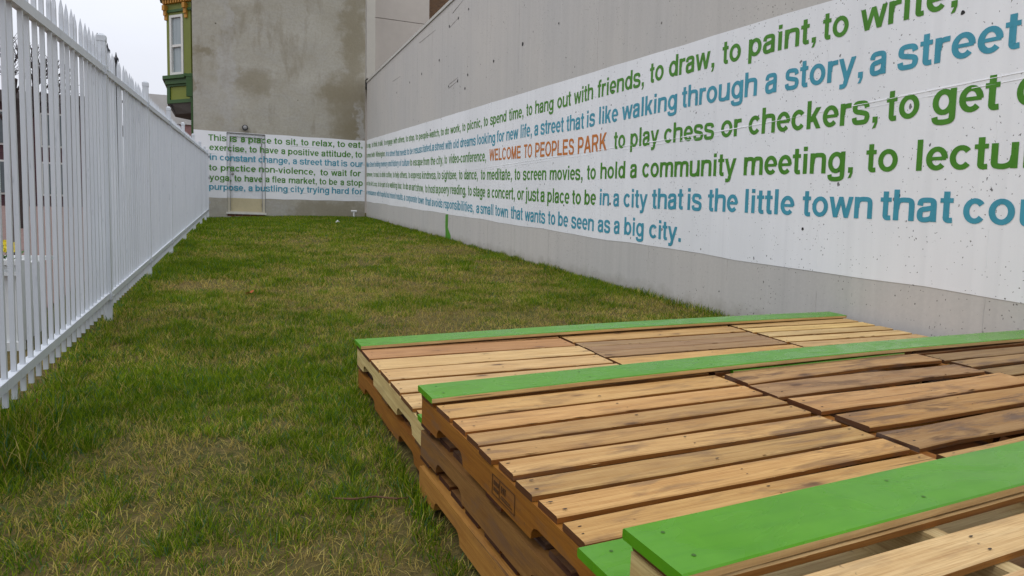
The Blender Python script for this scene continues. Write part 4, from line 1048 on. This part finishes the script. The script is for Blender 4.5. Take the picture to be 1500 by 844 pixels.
def pallet(label, X, Y, relh, level, phi, L, boards, tone, stone, visible, stain=.5, wave=.0015, warp=.002, group='wooden pallets stacked in terraces', jit=0.0, endcut=.003, boardtones=None):
    """level = how many pallets are above this one in its stack"""
    Rm, n, ex, ey_ = frame_rot(phi)
    P = Vector((X, Y, gz(X, Y) + relh)) - n * (PH * (level + 1))
    t = thing('pallet', label, 'pallet', P, group, Rm.to_euler())
    rr = random.Random(hash((round(X, 3), round(Y, 3), level)) & 0xffff)
    D = PD
    for i, (a, b) in enumerate(boards):
        if visible: b += (.012 if wave > .005 else (.0075 if relh > .3 else .004))
        W = a - b
        x_in = 0 if visible else .026
        if visible: me = board_mesh(L, W, TB, rr.randint(0, 10 ** 6), wave, warp, endcut=endcut)
        else:
            key = (round(L, 2), round(W, 3)); me = meshcache.get(key)
            if me is None: me = meshcache[key] = board_mesh(L - .052, W, TB, 5, .001, .001, n=3)
        bt = tone if not boardtones else boardtones[i % len(boardtones)]
        o = link_mesh('deck_board', me, t, (rr.uniform(-.004, .004) + x_in, a, PH - TB + .0004), (0, 0, rr.uniform(-.004, .004) if visible else 0), tintv(bt, .15, rr) + (1 - stain * rr.uniform(.5, 1.2),))
        if visible:
            for xs in (.025, L / 2, L - .025):
                for ys in (.28, .72):
                    if rr.random() < .12: continue
                    q = link_mesh('nail', nail_mesh(), o, (xs + rr.uniform(-.012, .012), -W * (ys + rr.uniform(-.08, .08)), TB + warp + .0006)); s_ = rr.uniform(.45, .95); q.scale = (s_ * 1.7, s_ * .8, 1)
    if visible:
        sp = MB()
        for _ in range(34):
            a, b = boards[rr.randrange(len(boards))]; xx = rr.uniform(.03, L - .1); yy = b + (.012 if wave > .005 else .0075 if relh > .3 else .004) + rr.uniform(-.001, .001); l_ = rr.uniform(.012, .06); z_ = PH + rr.uniform(-.005, .0012)
            sp.add([(xx, yy + .002, z_), (xx + l_ * .5, yy - rr.uniform(.001, .004), z_ + rr.uniform(-.001, .003)), (xx + l_, yy + .001, z_), (xx + l_ * .5, yy + .002, z_ - .003)], [(0, 1, 2), (0, 3, 1), (1, 3, 2), (0, 2, 3)])
        so = sp.obj('splinter', WOOD_X, t, off=(0, 0, 0)); so.color = tintv(tone, .05, rr) + (1,); so['kind'] = 'stuff'
    for k, x in enumerate((0.0, L / 2 - .018, L - .036)):
        o = link_mesh('stringer', STR, t, (x, -.004, BBt + .0002), None, tintv(stone, .06, rr) + (1 - stain * .7,))
    for i, y in enumerate((0, -.30, -.56, -.80, -1.09)):
        W = .098; key = ('b', round(L, 2)); me = meshcache.get(key)
        if me is None: me = meshcache[key] = board_mesh(L, W, BBt, 9, .001, .0, n=3)
        if y in (-.30, -.80) : continue
        link_mesh('bottom_board', me, t, (0, y, -.0002), None, tintv(stone, .1, rr) + (1 - stain * .7,))
    return t, Rm, n
def rel(y0, L_): return [(a - y0, b - y0) for a, b in L_]
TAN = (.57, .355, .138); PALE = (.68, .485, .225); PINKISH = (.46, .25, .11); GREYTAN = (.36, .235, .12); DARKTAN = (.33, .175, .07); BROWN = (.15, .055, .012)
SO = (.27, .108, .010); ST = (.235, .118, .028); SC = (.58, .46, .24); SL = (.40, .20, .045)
LA = 1.07
hA, hB, hC = .2326, .3511, .4695
# row A (far, two high)
ya = 3.42
A1 = rel(ya, [(3.42, 3.29), (3.275, 3.100), (3.084, 2.913), (2.893, 2.738), (2.716, 2.553), (2.525, 2.350), (2.33, 2.225)])
A2 = rel(3.46, [(3.46, 3.345), (3.331, 3.190), (3.172, 3.078), (3.073, 2.968), (2.964, 2.858), (2.834, 2.685), (2.662, 2.50), (2.485, 2.37), (2.352, 2.262)])
A3 = rel(3.52, [(3.52, 3.445), (3.425, 3.32), (3.297, 3.19), (3.168, 3.062), (3.037, 2.93), (2.907, 2.80), (2.778, 2.67), (2.648, 2.54), (2.52, 2.41)])
pallet('pale pallet with cream notched side, top left of the far two-high stack', .583, ya, hA, 0, .018, LA, A1, PALE, SC, True, .22, .001, .0012, boardtones=[PINKISH, PINKISH, PALE, PALE, PALE, PALE, TAN])
pallet('pallet with grey close-laid boards, top middle of the far stack', 1.672, 3.46, hA, 0, .012, 1.16, A2, GREYTAN, ST, True, .35, .001, .0012, boardtones=[TAN, TAN, GREYTAN, GREYTAN, GREYTAN, TAN, TAN])
pallet('pale pallet with narrow boards against the wall, top right of the far stack', 2.862, 3.50, hA, 0, -.004, 1.0, A3, PALE, ST, True, .25, .001, .0012)
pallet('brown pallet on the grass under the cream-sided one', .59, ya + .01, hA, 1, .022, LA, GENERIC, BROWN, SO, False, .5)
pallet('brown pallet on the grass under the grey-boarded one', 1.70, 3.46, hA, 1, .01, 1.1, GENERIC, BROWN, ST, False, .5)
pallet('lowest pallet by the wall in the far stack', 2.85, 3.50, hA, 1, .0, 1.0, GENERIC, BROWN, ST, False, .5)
# row B (middle, three high)
yb = 2.16
B1 = rel(yb, [(2.16, 2.035), (2.012, 1.885), (1.868, 1.763), (1.748, 1.656), (1.641, 1.551), (1.535, 1.441), (1.425, 1.330), (1.315, 1.220), (1.203, 1.107), (1.091, 1.0)])
B2 = rel(2.20, [(2.195, 2.075), (2.045, 1.915), (1.882, 1.744), (1.716, 1.572), (1.552, 1.411), (1.392, 1.254), (1.222, 1.09)])
B3 = rel(2.24, [(2.24, 2.13), (2.10, 1.998), (1.982, 1.885), (1.858, 1.755), (1.74, 1.635), (1.62, 1.52), (1.50, 1.40), (1.385, 1.28), (1.265, 1.16)])
pB, RmB, nB = pallet('tan pallet with narrow boards and stamped orange-brown side, top left of middle stack', .579, yb, hB, 0, .042, 1.10, B1, TAN, SO, True, .6, .0016, .0015)
pallet('stained pallet with wide wavy boards and dark gaps, top middle of the middle stack', 1.695, 2.20, hB + .006, 0, .052, 1.13, B2, DARKTAN, SO, True, .85, .0058, .004, endcut=.022, boardtones=[(.40, .235, .10), (.52, .32, .14), (.42, .26, .12), (.54, .33, .14), (.50, .30, .12)])
pallet('tan pallet by the wall, top right of the middle stack', 2.845, 2.225, hB, 0, .03, 1.02, B3, GREYTAN, ST, True, .6, .002, .002, boardtones=[DARKTAN, (.36, .23, .12), GREYTAN, GREYTAN, TAN])
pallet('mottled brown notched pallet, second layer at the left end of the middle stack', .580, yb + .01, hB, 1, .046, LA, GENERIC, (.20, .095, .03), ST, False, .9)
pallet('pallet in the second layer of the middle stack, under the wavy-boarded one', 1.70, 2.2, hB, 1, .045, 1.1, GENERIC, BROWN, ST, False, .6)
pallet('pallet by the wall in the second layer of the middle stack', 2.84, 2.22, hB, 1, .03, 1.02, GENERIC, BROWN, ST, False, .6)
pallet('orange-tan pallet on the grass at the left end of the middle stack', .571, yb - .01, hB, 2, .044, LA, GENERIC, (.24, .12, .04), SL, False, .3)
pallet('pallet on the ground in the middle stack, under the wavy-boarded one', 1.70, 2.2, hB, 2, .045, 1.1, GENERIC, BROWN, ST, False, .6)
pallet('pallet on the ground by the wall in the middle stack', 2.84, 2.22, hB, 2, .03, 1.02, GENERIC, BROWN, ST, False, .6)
# row C (near, four high)
yc = .905
C1 = rel(yc, [(.905, .757), (.722, .635), (.61, .50), (.48, .37), (.35, .24), (.22, .11), (.09, -.02), (-.04, -.15), (-.17, -.28)])
pallet('pale pallet with cream side under the near green board, top left of the nearest stack', .588, yc, hC, 0, .055, LA, C1, PALE, SC, True, .25, .0015, .0012)
pallet('pallet beside the pale one, top of the nearest stack further right', 1.69, .965, hC, 0, .055, LA, C1, TAN, ST, True, .4, .0015, .0012)
for lv, nm in ((1, 'second'), (2, 'third'), (3, 'lowest')):
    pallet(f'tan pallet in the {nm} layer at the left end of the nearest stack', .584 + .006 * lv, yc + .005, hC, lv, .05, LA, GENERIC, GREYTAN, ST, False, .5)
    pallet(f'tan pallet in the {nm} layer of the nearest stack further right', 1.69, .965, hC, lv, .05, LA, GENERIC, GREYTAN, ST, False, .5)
# black heat-treatment stamp printed on the orange-brown side
st = MB(); x = -.0012; w = .0022
def sb(y0, y1, z0, z1): st.box(x - .0006, x, y0, y1, z0, z1)
yc0, yc1, zc0, zc1 = -.80, -.665, BBt + .014, BBt + .066
yc0, yc1 = -.735, -.60
sb(yc0, yc1, zc0, zc0 + w); sb(yc0, yc1, zc1 - w, zc1); sb(yc0, yc0 + w, zc0 + w, zc1 - w); sb(yc1 - w, yc1, zc0 + w, zc1 - w); sb(yc1 - .047, yc1 - .045, zc0 + w, zc1 - w)
for k in range(6): sb(yc1 - .04 + (k % 3) * .011, yc1 - .035 + (k % 3) * .011 + .003, zc0 + .012 + (k // 3) * .016, zc0 + .021 + (k // 3) * .018)
for (a_, b_, c_, d_) in ((.056, .060, .024, .042), (.066, .070, .024, .042), (.060, .066, .032, .035), (.076, .080, .024, .042), (.072, .084, .039, .042), (.054, .12, .008, .011), (.058, .11, .014, .017)): sb(yc1 - b_, yc1 - a_, zc0 + c_, zc0 + d_)
st.obj('stamp', plain('black_stamp_ink', (.07, .03, .008), .8), pB, off=(0, 0, 0))

# green-topped boards
def green_board(label, X0, X1, Y, relh, W, phi, T=.019, segs=16, bow=0.0, sag=0.0, side=PALE, topfn=None):
    Rm, n, ex, ey_ = frame_rot(phi)
    P = Vector((X0, Y, gz(X0, Y) + relh)); L = (X1 - X0) / ex.x
    me = board_mesh(L, W, T, hash(label) & 0xff, .0008, .0008, mats=[WOOD_X, M_GREEN], n=segs, top_green=True)
    for v in me.vertices:
        t = v.co.x / L; v.co.z += sag * math.sin(math.pi * t); v.co.y += bow * math.sin(math.pi * t)
    o = bpy.data.objects.new('green_board', me); COL.objects.link(o); o.location = P; o.rotation_euler = Rm.to_euler(); o.color = side + (.95,)
    tag(o, label, 'board', 'green painted boards laid along the stacks')
    for i in range(int(L / .55) + 1):
        for yy in (.25, .75):
            xx = .05 + i * (L - .1) / max(1, int(L / .55))
            mb = MB(); q = 8; rr = .0036
            z = T + sag * math.sin(math.pi * xx / L) + .0009
            mb.add([(xx + rr * math.cos(6.283 * k / q), -W * yy + rr * math.sin(6.283 * k / q) + bow * math.sin(math.pi * xx / L), z) for k in range(q)], [tuple(range(q))])
            mb.obj('screw', HOLE, o, off=(0, 0, 0))
    return o
green_board('green-topped board along the far edge of the far stack', .572, 3.862, 3.430, hA + .0015, .150, .0385, sag=.010, segs=20)
green_board('low green-topped board between far and middle stacks', .585, 3.84, 2.235, hA + .0015, .10, .040)
green_board('long green-topped board along the back of the middle stack', .568, 3.90, 2.168, hB + .0025, .148, .042, sag=.012, segs=20)
green_board('green-topped board end showing under the nearest stack', .585, 3.84, 1.075, hB + .0025, .140, .048)
green_board('nearest wide green-topped board with glossy smears', .575, 2.78, .908, hC + .0025, .146, .0555, segs=12, sag=.002)
green_board('narrow green strip showing between long green board and wavy pallet', 1.78, 2.76, 2.090, hB - .002, .020, .043, T=.012)

# ------------------------------------------------------------------ grass
def vnoise(x, y, scale, seed):
    r = np.random.default_rng(seed); g = r.random((256, 256)); X = x / scale + 40.3; Y = y / scale + 17.7
    xi = np.floor(X).astype(int); yi = np.floor(Y).astype(int); fx = X - xi; fy = Y - yi; fx = fx * fx * (3 - 2 * fx); fy = fy * fy * (3 - 2 * fy)
    a = g[xi % 256, yi % 256]; b = g[(xi + 1) % 256, yi % 256]; c = g[xi % 256, (yi + 1) % 256]; d = g[(xi + 1) % 256, (yi + 1) % 256]
    return (a * (1 - fx) + b * fx) * (1 - fy) + (c * (1 - fx) + d * fx) * fy
def lush(x, y):
    n = .42 * vnoise(x, y, .8, 1) + .33 * vnoise(x, y, .3, 2) + .25 * vnoise(x, y, .12, 3)
    n = n - .5
    edge = np.clip(1 - np.abs(x - fence_x(y)) / .55, 0, 1); edge2 = np.clip(1 - (wall_x(y) - x) / .45, 0, 1)
    far = np.clip((y - 13) / 6, 0, 1) * .26
    n = n + .22 * edge + .10 * edge2 + far
    for cx, cy, rx, ry, a in ((-.76, 3.1, .16, .3, .45), (-.21, 3.7, .35, .35, .16), (.25, 4.05, .3, .3, .2), (-.35, 7.3, .4, .45, -.45), (.2, 2.6, .45, .5, -.10), (-.3, 8.6, .6, 1.0, .3), (.5, 9.2, .8, .5, .12), (.9, 3.9, .5, .25, .12), (1.9, 11, 1.2, 1.4, -.10), (1.2, 6.0, .8, .6, -.12), (-.2, 12, .8, 1.5, .15), (2.9, 15.5, .8, 1.5, .2), (.45, 2.9, .15, .5, .12)):
        n = n + a * np.exp(-((x - cx) / rx) ** 2 - ((y - cy) / ry) ** 2)
    return n
def sample(n, x0, x1, y0, y1):
    x = rng.uniform(0, 1, n); y = rng.uniform(y0, y1, n); a = fence_x(y) + x0; b = wall_x(y) - x1
    return a + (b - a) * x, y
def under_pallets(x, y): return (x > .60) & (y < 3.44)
GZ = lambda x, y: S_ * np.clip(y, -12, 26) + C_ * np.clip(x, -8, 8)
V_, F_, Cc = [], [], []
nv = 0
def blades(x, y, h, w, lean, green, seed, la=None):
    """two-segment bent blades: 5 vertices, 3 triangles each"""
    global nv
    n = len(x); r = np.random.default_rng(seed); a = r.uniform(0, 2 * np.pi, n)
    if la is None: la = r.uniform(0, 2 * np.pi, n)
    z = GZ(x, y) - .012 - .11 * np.clip((y - 14) / 7.5, 0, 1) * np.clip((1.9 - x) / 2.8, 0, 1)
    dx, dy = np.cos(a) * w / 2, np.sin(a) * w / 2; lx, ly = np.cos(la) * lean, np.sin(la) * lean
    hz = np.sqrt(np.clip(1 - np.minimum(lean, .985) ** 2, .03, 1))
    P = np.empty((n, 5, 3))
    P[:, 0] = np.stack([x - dx, y - dy, z], 1); P[:, 1] = np.stack([x + dx, y + dy, z], 1)
    m = .52 * h; mx, my, mz = x + lx * m * .85, y + ly * m * .85, z + m * np.clip(hz * 1.2, 0, 1) + .003
    P[:, 2] = np.stack([mx - dx * .85, my - dy * .85, mz], 1); P[:, 3] = np.stack([mx + dx * .85, my + dy * .85, mz], 1)
    P[:, 4] = np.stack([x + lx * h * 1.1, y + ly * h * 1.1, z + h * hz + .003], 1)
    i0 = nv + np.arange(n) * 5
    F_.append(np.concatenate([np.stack([i0, i0 + 1, i0 + 3], 1), np.stack([i0, i0 + 3, i0 + 2], 1), np.stack([i0 + 2, i0 + 3, i0 + 4], 1)]))
    V_.append(P.reshape(-1, 3)); nv += 5 * n
    g1 = np.array([.036, .100, .010]); g2 = np.array([.255, .325, .036]); s1 = np.array([.52, .44, .16]); s2 = np.array([.34, .25, .07]); bl = np.array([.085, .175, .085])
    t = r.random(n)[:, None] ** 1.2; gcol = g1 * (1 - t) + g2 * t
    k = (r.random(n) < .10)[:, None]; gcol = np.where(k, bl, gcol)
    t = r.random(n)[:, None]; scol = s1 * (1 - t) + s2 * t
    c = np.where((r.random(n) < green)[:, None], gcol, scol)
    Cc.append(np.repeat(c, 5, axis=0))
def zone(ntuft, per, y0, y1, hscale, wmul, seed, spread):
    """tufts: blades fan out from common roots"""
    tx_, ty_ = sample(ntuft, -.16 if y1 < 7 else -.03, .005, y0, y1); r = np.random.default_rng(seed + 50)
    L = lush(tx_, ty_) + .42 * (vnoise(tx_, ty_, .07, 8) - .5)
    k = (~under_pallets(tx_, ty_)) & (r.random(ntuft) < np.clip(.78 + L * 1.3, .3, 1)); tx_, ty_, L = tx_[k], ty_[k], L[k]
    c = np.maximum(1, (per * np.clip(.7 + L * 1.6, .35, 2.2) * r.uniform(.6, 1.4, len(L)))).astype(int)
    i = np.repeat(np.arange(len(L)), c); n = len(i); ox, oy = r.normal(0, spread, n), r.normal(0, spread, n)
    x, y, Lb = tx_[i] + ox, ty_[i] + oy, L[i]
    tuftg = np.clip(.60 + L * 1.7 + r.normal(0, .24, len(L)), .04, .98)[i]
    th = r.uniform(.75, 1.3, len(L))[i]
    h = (r.uniform(.022, .050, n) + np.clip(Lb, 0, .5) * r.uniform(.01, .07, n)) * hscale * th
    lean = np.clip(r.normal(.74, .20, n) - np.clip(Lb, 0, 1) * .45, .08, .98)
    la = np.arctan2(oy, ox) + r.normal(0, .7, n)
    ok = (x < wall_x(y) - .004) & (~under_pallets(x, y)) & (y < 21.88); x, y, h, lean, tuftg, la = x[ok], y[ok], h[ok], lean[ok], tuftg[ok], la[ok]; n = len(x)
    blades(x, y, h, r.uniform(.0013, .0029, n) * wmul, lean, tuftg, seed, la)
zone(27000, 9, 1.35, 3.6, .82, 1.05, 1, .014)
zone(33000, 8, 3.6, 7.0, .88, 1.3, 2, .016)
zone(23000, 7, 7.0, 12.5, 1.1, 2.0, 3, .02)
zone(20000, 6, 12.5, 21.9, 1.15, 3.2, 4, .03)
# loose straw lying flat on top, near part
x, y = sample(52000, 0, .01, 1.35, 8.5); k = ~under_pallets(x, y); x, y = x[k], y[k]; L = lush(x, y); k = rng.random(len(x)) < np.clip(.6 - L * 2.2, .05, 1); x, y = x[k], y[k]
blades(x, y, rng.uniform(.025, .08, len(x)), rng.uniform(.0011, .0021, len(x)), rng.uniform(.94, .985, len(x)), np.full(len(x), .12), 9)
# ragged taller fringe at the foot of wall, fence, end wall and pallets
def fringe(n, fx, y0, y1, hmin, hmax, seed, wmul=1.0):
    r = np.random.default_rng(seed); y = r.uniform(y0, y1, n); x = fx(y, r)
    cl_ = vnoise(x * 3, y, .22, seed); k = r.random(n) < np.clip(cl_ * 1.5, .1, 1); x, y, cl_ = x[k], y[k], cl_[k]
    blades(x, y, (hmin + (hmax - hmin) * r.random(len(x)) * cl_), r.uniform(.002, .0036, len(x)) * wmul * (1 + y / 8), np.clip(r.normal(.45, .22, len(x)), .02, .95), np.full(len(x), .85), seed)
fringe(10000, lambda y, r: wall_x(y) - .004 - np.abs(r.normal(0, .05, len(y))), 3.4, 21.9, .03, .13, 21)
fringe(9000, lambda y, r: fence_x(y) + r.normal(0.03, .08, len(y)), 2.5, 21.9, .03, .085, 22)
fringe(2600, lambda y, r: .57 - np.abs(r.normal(0, .03, len(y))), 1.4, 3.45, .02, .075, 23)
fringe(1700, lambda y, r: -.78 + r.normal(0, .10, len(y)), 2.75, 3.45, .07, .18, 24)
r_ = np.random.default_rng(31); n = 3500; x = r_.uniform(.58, 3.9, n); y = 3.46 + .035 * (x - .58) + np.abs(r_.normal(0, .05, n)); blades(x, y, r_.uniform(.02, .10, n), r_.uniform(.002, .0035, n) * 1.3, np.clip(r_.normal(.35, .2, n), .02, .9), np.full(n, .8), 31)
n = 2600; x = r_.uniform(-.85, 3.95, n); y = 21.88 - np.abs(r_.normal(0, .12, n)); blades(x, y, r_.uniform(.03, .085, n), r_.uniform(.006, .011, n), np.clip(r_.normal(.4, .2, n), .02, .9), np.full(n, .9), 32)
V = np.concatenate(V_); F = np.concatenate(F_); Cl = np.concatenate(Cc)
me = bpy.data.meshes.new('grass'); me.vertices.add(len(V)); me.vertices.foreach_set('co', V.astype(np.float32).ravel())
me.loops.add(len(F) * 3); me.loops.foreach_set('vertex_index', F.astype(np.int32).ravel())
me.polygons.add(len(F)); me.polygons.foreach_set('loop_start', (np.arange(len(F)) * 3).astype(np.int32)); me.update(calc_edges=True)
at = me.color_attributes.new('blade_colour', 'FLOAT_COLOR', 'POINT'); at.data.foreach_set('color', np.concatenate([Cl, np.ones((len(Cl), 1))], 1).astype(np.float32).ravel())
gm_ = NT('grass_blades'); av = gm_.n.new('ShaderNodeAttribute'); av.attribute_name = 'blade_colour'
nz = gm_.noise(gm_.pos(), 1.6, 4, .6)
hs = gm_.n.new('ShaderNodeHueSaturation'); gm_.l(av.outputs['Color'], hs.inputs['Color']); gm_.l(gm_.mrange(nz, .35, .65, .88, 1.26), hs.inputs['Value']); hs.inputs['Saturation'].default_value = 1.06
df = gm_.n.new('ShaderNodeBsdfDiffuse'); tl = gm_.n.new('ShaderNodeBsdfTranslucent'); mx = gm_.n.new('ShaderNodeMixShader'); mx.inputs[0].default_value = .30
gm_.l(hs.outputs[0], df.inputs[0]); gm_.l(hs.outputs[0], tl.inputs[0]); gm_.l(df.outputs[0], mx.inputs[1]); gm_.l(tl.outputs[0], mx.inputs[2]); gm_.l(mx.outputs[0], gm_.out.inputs[0])
gm_.n.remove(gm_.b)
me.materials.append(gm_.mat)
gr = bpy.data.objects.new('grass', me); COL.objects.link(gr); gr['kind'] = 'stuff'; gr['label'] = 'patchy green and straw-coloured lawn grass'; gr['category'] = 'grass'

# small litter
def leaf(x, y, s, label, col):
    z = gz(x, y) + .022; mb = MB(); n = 10; pts = []
    for k in range(n):
        a = 2 * math.pi * k / n; r = s * (1.0 if k % 2 == 0 else .5) * random.uniform(.8, 1.1); pts.append((x + r * math.cos(a), y + r * math.sin(a) * .8, z + .012 * math.sin(a * 2) + .02 * (r / s) * math.cos(a)))
    pts.append((x, y, z)); mb.add(pts, [(k, (k + 1) % n, n) for k in range(n)])
    o = mb.obj('dry_leaf', col, None, off=(x, y, z)); o.location = (x, y, z); tag(o, label, 'leaf')
leaf(.16, 6.61, .05, 'orange dry leaf lying on the lawn halfway to the door', plain('orange_leaf', (.36, .09, .02), .7))
leaf(-.80, 3.52, .022, 'small dark red leaf in the grass beside the fence foot', plain('red_leaf', (.17, .03, .02), .7))
x, y = 2.65, 18.6; z = gz(x, y); mb = MB(); mb.tube([(x - .05, y, z + .02), (x, y, z + .06), (x + .05, y + .02, z + .03)], [.012, .025, .01], 6)
o = mb.obj('paper_scrap', plain('white_scrap', (.7, .7, .68), .7), None, off=(x, y, z)); o.location = (x, y, z); tag(o, 'tiny white scrap on the far lawn near the end wall', 'litter')
mb = MB(); pts = [(.30, 2.20), (.36, 2.16), (.43, 2.17), (.49, 2.12), (.53, 2.13)]
mb.tube([(a, b, gz(a, b) + .014 + .006 * (i % 2)) for i, (a, b) in enumerate(pts)], [.002, .0035, .003, .003, .001], 6)
o = mb.obj('twig', plain('dead_twig', (.12, .06, .03), .8), None, off=(.4, 2.15, gz(.4, 2.15))); o.location = (.4, 2.15, gz(.4, 2.15)); tag(o, 'thin dead twig in the grass beside the stacked pallets', 'twig')
